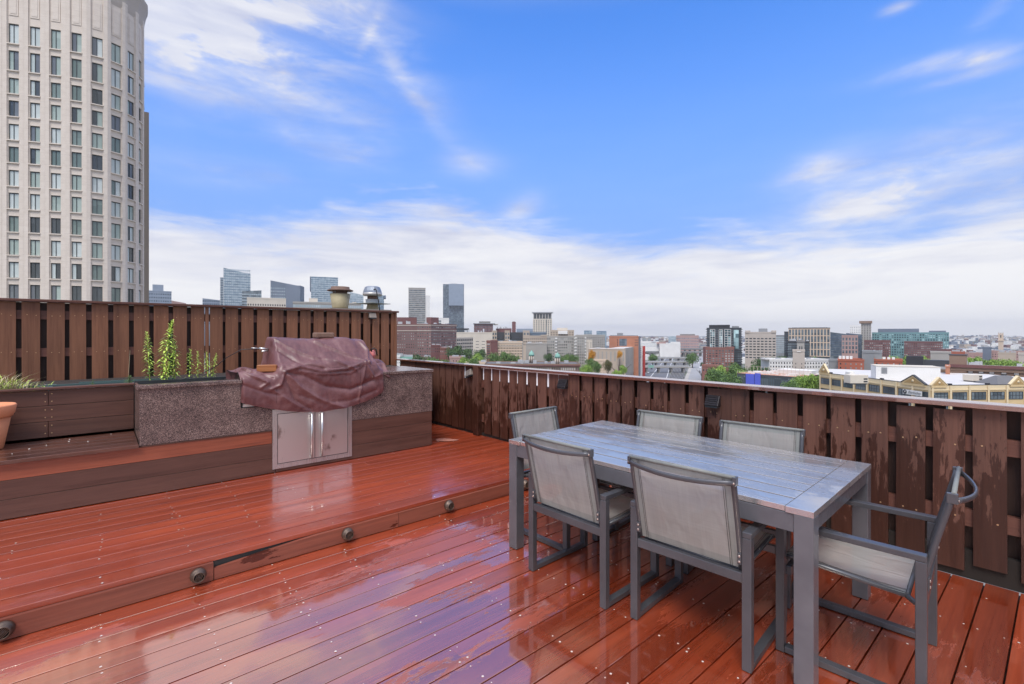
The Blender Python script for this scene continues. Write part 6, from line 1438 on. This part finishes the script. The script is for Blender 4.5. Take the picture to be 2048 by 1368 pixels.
TREES = [(1428, 734, 36, 262, 'mid', 'bright bushy tree at the left end of the green clump below the brick base'), (1490, 737, 44, 256, 'bright', 'full bright tree just behind the left end of the construction site'), (1552, 727, 26, 300, 'dark', 'small dark tree before the left white apartment wing'), (892, 716, 34, 290, 'mid', 'round tree between the hotel and the tall dark tree'), (925, 711, 30, 300, 'bright', 'light green tree below the parking garage'), (838, 705, 52, 320, 'dark', 'dark broad tree in front of the mauve brick hotel'), (868, 711, 40, 300, 'mid', 'broad tree right of the hotel, cut by the parapet cap'), (912, 689, 34, 340, 'dark', 'tall dark round tree in front of the parking garage'), (933, 695, 26, 345, 'dark', 'dark tree right of the tall round one by the garage'),
 (961, 697, 26, 360, 'dark', 'dark tree behind the bright green one'), (956, 705, 28, 310, 'bright', 'bright yellow-green tree left of the long brown brick building'), (945, 716, 26, 280, 'mid', 'low tree in front of the bright green one'), (988, 705, 28, 340, 'mid', 'tree in front of the dark red wall, left'), (1010, 702, 26, 335, 'mid', 'tree in front of the peach arcaded building'), (1028, 708, 22, 335, 'mid', 'small tree left of the left green dome'),
 (1098, 706, 18, 370, 'dark', 'dark tree below the concrete apartment slab, left'), (1132, 707, 26, 370, 'mid', 'tree below the concrete apartment slab, middle'), (1146, 708, 20, 370, 'mid', 'tree below the concrete apartment slab, right'),
 (1182, 715, 24, 330, 'mid', 'tree at the corner of the parking street'), (1172, 728, 30, 270, 'bright', 'bright tree directly over the parapet cap left of the parking street'), (1194, 722, 22, 300, 'mid', 'tree beside the bright one at the parking street'), (1216, 719, 21, 320, 'rust', 'rusty green tree among the parked cars'),
 (1232, 738, 22, 300, 'bright', 'bright tree in the highway verge, left'), (1247, 730, 18, 340, 'bright', 'bright tree in the highway verge, right'),
 (1183, 698, 14, 375, 'orange', 'bright orange crowned tree left of the beige hall'), (1239, 700, 10, 378, 'orange', 'bright orange crowned tree on the right of the beige hall'),
 (1305, 707, 22, 640, 'mid', 'low green tree beside the far highway'), (1385, 704, 24, 600, 'mid', 'round tree left of the pale street'), (1404, 725, 8, 420, 'dark', 'small street tree below the dark glass tower'),
 (1440, 727, 44, 290, 'bright', 'big bright tree in front of the brick base, left'), (1475, 724, 44, 285, 'mid', 'big tree in front of the dark glass tower'), (1458, 742, 40, 240, 'mid', 'big low tree left of the construction site'), (1505, 726, 46, 300, 'mid', 'big tree left of the white apartments'), (1530, 733, 30, 290, 'dark', 'darker tree against the white apartments'),
 (1520, 712, 34, 400, 'dark', 'dark tree below the beige hotel, left'), (1545, 711, 30, 400, 'dark', 'dark tree below the beige hotel, right'), (1570, 711, 30, 420, 'mid', 'tree between the hotel and the gridded office'), (1628, 711, 30, 400, 'mid', 'tree right of the belfry'), (1645, 714, 24, 390, 'dark', 'tree below the gridded office'),
 (1598, 748, 40, 215, 'bright', 'big bright tree right of the construction site'), (1622, 745, 34, 205, 'bright', 'bright tree touching the yellow building'), (1578, 760, 34, 190, 'mid', 'low tree over the cap below the construction site'), (1660, 736, 26, 235, 'mid', 'tree between the yellow gable and the red apartments'),
 (1780, 711, 36, 400, 'bright', 'bright tree below the teal building, left'), (1815, 708, 40, 400, 'bright', 'bright tree below the teal building, middle'), (1848, 710, 30, 400, 'bright', 'bright tree below the teal building, right'),
 (1930, 713, 34, 270, 'bright', 'tree of the green row behind the brown brick building, first from the left'), (1955, 711, 34, 275, 'bright', 'tree of the green row behind the brown brick building, second from the left'), (1982, 715, 34, 270, 'bright', 'tree of the green row behind the brown brick building, third from the left'), (2008, 717, 34, 270, 'bright', 'tree of the green row behind the brown brick building, fourth from the left'), (2034, 719, 34, 270, 'bright', 'tree of the green row behind the brown brick building, at the right edge')]
for q in TREES: tree(*q)
# ================================================================ CARS
CARM = [simple('car_paint_' + n_, c_, .25, .2, .05, 1, 0) for n_, c_ in (('white', (.75, .75, .75)), ('black', (.03, .03, .035)), ('silver', (.4, .41, .43)), ('blue', (.05, .08, .16)))]
def carm(mat, van=False):
    m = MB(); pr = [(-2.2, .35), (-2.2, .85), (-1.9, .95), (-1.5, 1.42), (.5, 1.45), (1.2, .98), (2.1, .85), (2.25, .6), (2.2, .35)] if not van else [(-2.6, .4), (-2.6, 2.1), (1.5, 2.15), (2.1, 1.3), (2.6, 1.1), (2.6, .4)]
    for y, rev in ((-.88, False), (.88, True)):
        q = [(x, y, z) for x, z in pr]; m.face(q if rev else q[::-1])
    for a, b in zip(pr, pr[1:] + pr[:1]): m.face([(a[0], -.88, a[1]), (a[0], .88, a[1]), (b[0], .88, b[1]), (b[0], -.88, b[1])])
    return m.mesh('body', mat)
wh = MB()
for x in (-1.4, 1.4):
    for y in (-.9, .72): wh.lathe([(0, 0), (.34, 0), (.34, .18), (0, .18)][::-1], 12, 0, Matrix.Translation((x, y, .34)) @ Matrix.Rotation(R(-90), 4, 'X'))
WHM = wh.mesh('wheels', W['black'])
gl_ = MB(); gl_.box(-1.4, .75, -.89, .89, 1.0, 1.36); GLM = gl_.mesh('windows', G_DARK)
CB = [carm(c_) for c_ in CARM]; VB = [carm(c_, True) for c_ in CARM[:1]]
def car(px, py, a0, a1, ci, lab, van=False, grp='cars on the streets below'):
    p = gp(px, py); q0, q1 = gp(*a0), gp(*a1); u = (q1 - q0).normalized()
    t = empty('van' if van else 'car', (p.x, p.y, GZ + .02), math.atan2(u.y, u.x), label=lab, cat='van' if van else 'car', group=grp)
    place('body', VB[0] if van else CB[ci], t); place('wheels', WHM, t, kind='stuff')
    if not van: place('windows', GLM, t)
S0, S1 = (1170, 800), (1290, 718); Hh = ((1240, 800), (1345, 702)); Sr = ((1384, 800), (1402, 698))
k = 0
for px, py, ci in ((1207, 745, 1), (1212, 741, 0), (1217, 738, 2), (1225, 733, 0), (1229, 744, 0), (1223, 748, 2), (1234, 740, 2), (1240, 736, 0), (1246, 732, 1), (1236, 727, 0), (1244, 724, 0), (1251, 720.5, 2)):
    k += 1; car(px, py, S0, S1, ci, ['white', 'black', 'silver', 'blue'][ci] + ' car parked on the side street left of the highway', grp='cars parked on the side street')
    bpy.context.scene.collection.objects  # keep
side_lab = ['black car parked on the side street, nearest to the parapet cap', 'white car parked just beyond the nearest black car', 'silver car parked behind the first white one on the side street', 'white car parked under the rusty green tree', 'white car on the right side of the side street', 'silver car over the parapet cap on the side street', 'silver car in the right-hand row of the side street', 'white car in the right-hand row beyond the silver one', 'black car at the far end of the right-hand row', 'white car parked by the corner of the beige hall', 'white car parked along the beige hall', 'silver car farthest up the side street']
for o, lb_ in zip([o for o in sc.collection.objects if o.get('group') == 'cars parked on the side street'], side_lab): o['label'] = lb_
for px, py, ci, van, lb_ in ((1278, 737, 0, True, 'white van on the highway in front of the nearest bridge'), (1262, 741, 1, False, 'black car on the left lanes of the highway'), (1270, 742, 1, False, 'black car following the first one on the highway'), (1303, 738.5, 1, False, 'black car near the highway bridge pier'), (1306, 736, 0, False, 'white car beside the highway bridge pier'), (1296, 743.5, 1, False, 'black car in the middle of the highway'), (1297, 746.5, 2, False, 'silver car right over the parapet cap on the highway'), (1322, 717, 0, False, 'white car far down the highway')):
    car(px, py, *Hh, ci, lb_, van, 'vehicles on the highway')
for px, py, ci, lb_ in ((1399, 741, 2, 'silver car on the pale street, nearest'), (1399.5, 745, 1, 'dark car on the pale street in front of the silver one'), (1400, 736, 0, 'white car on the pale street below the brick base'), (1401, 719, 1, 'black car in the middle of the pale street'), (1403, 712, 0, 'white car farthest up the pale street'), (1397, 727, 0, 'white car on the left of the pale street')):
    car(px, py, *Sr, ci, lb_, False, 'cars on the pale street')
# highway signs
for px, py, w_, c_, lb_ in ((1302, 733, 6, 'green', 'green highway sign mounted on the nearest bridge'),):
    d = 955 * (HC - GZ - 7) / (py - 667); p = P(px, d - 5); t = empty('highway_sign', (p.x, p.y, GZ), -math.atan2(FX, FY), label=lb_, cat='sign')
    MB().box(-w_ / 2, w_ / 2, -.1, .1, 6, 9).build('board', W['green'], t); MB().box(-w_ / 2 - .2, -w_ / 2, -.15, .15, 0, 9).build('post', W['metal'], t); MB().box(w_ / 2, w_ / 2 + .2, -.15, .15, 0, 9).build('post', W['metal'], t)
# ================================================================ HAZE
USE_HAZE = True
if USE_HAZE:
    hm = bpy.data.materials.new('haze'); hm.use_nodes = True; hn = hm.node_tree; hn.nodes.clear()
    ho = hn.nodes.new('ShaderNodeOutputMaterial'); hv = hn.nodes.new('ShaderNodeVolumePrincipled')
    hv.inputs['Density'].default_value = .00010; hv.inputs['Color'].default_value = (.92, .94, .98, 1); hv.inputs['Anisotropy'].default_value = .3
    hn.links.new(hv.outputs[0], ho.inputs['Volume'])
    h = MB(); h.box(-7000, 7000, -7000, 7000, GZ - 1.5, 135); h.build('haze', hm, kind='stuff')
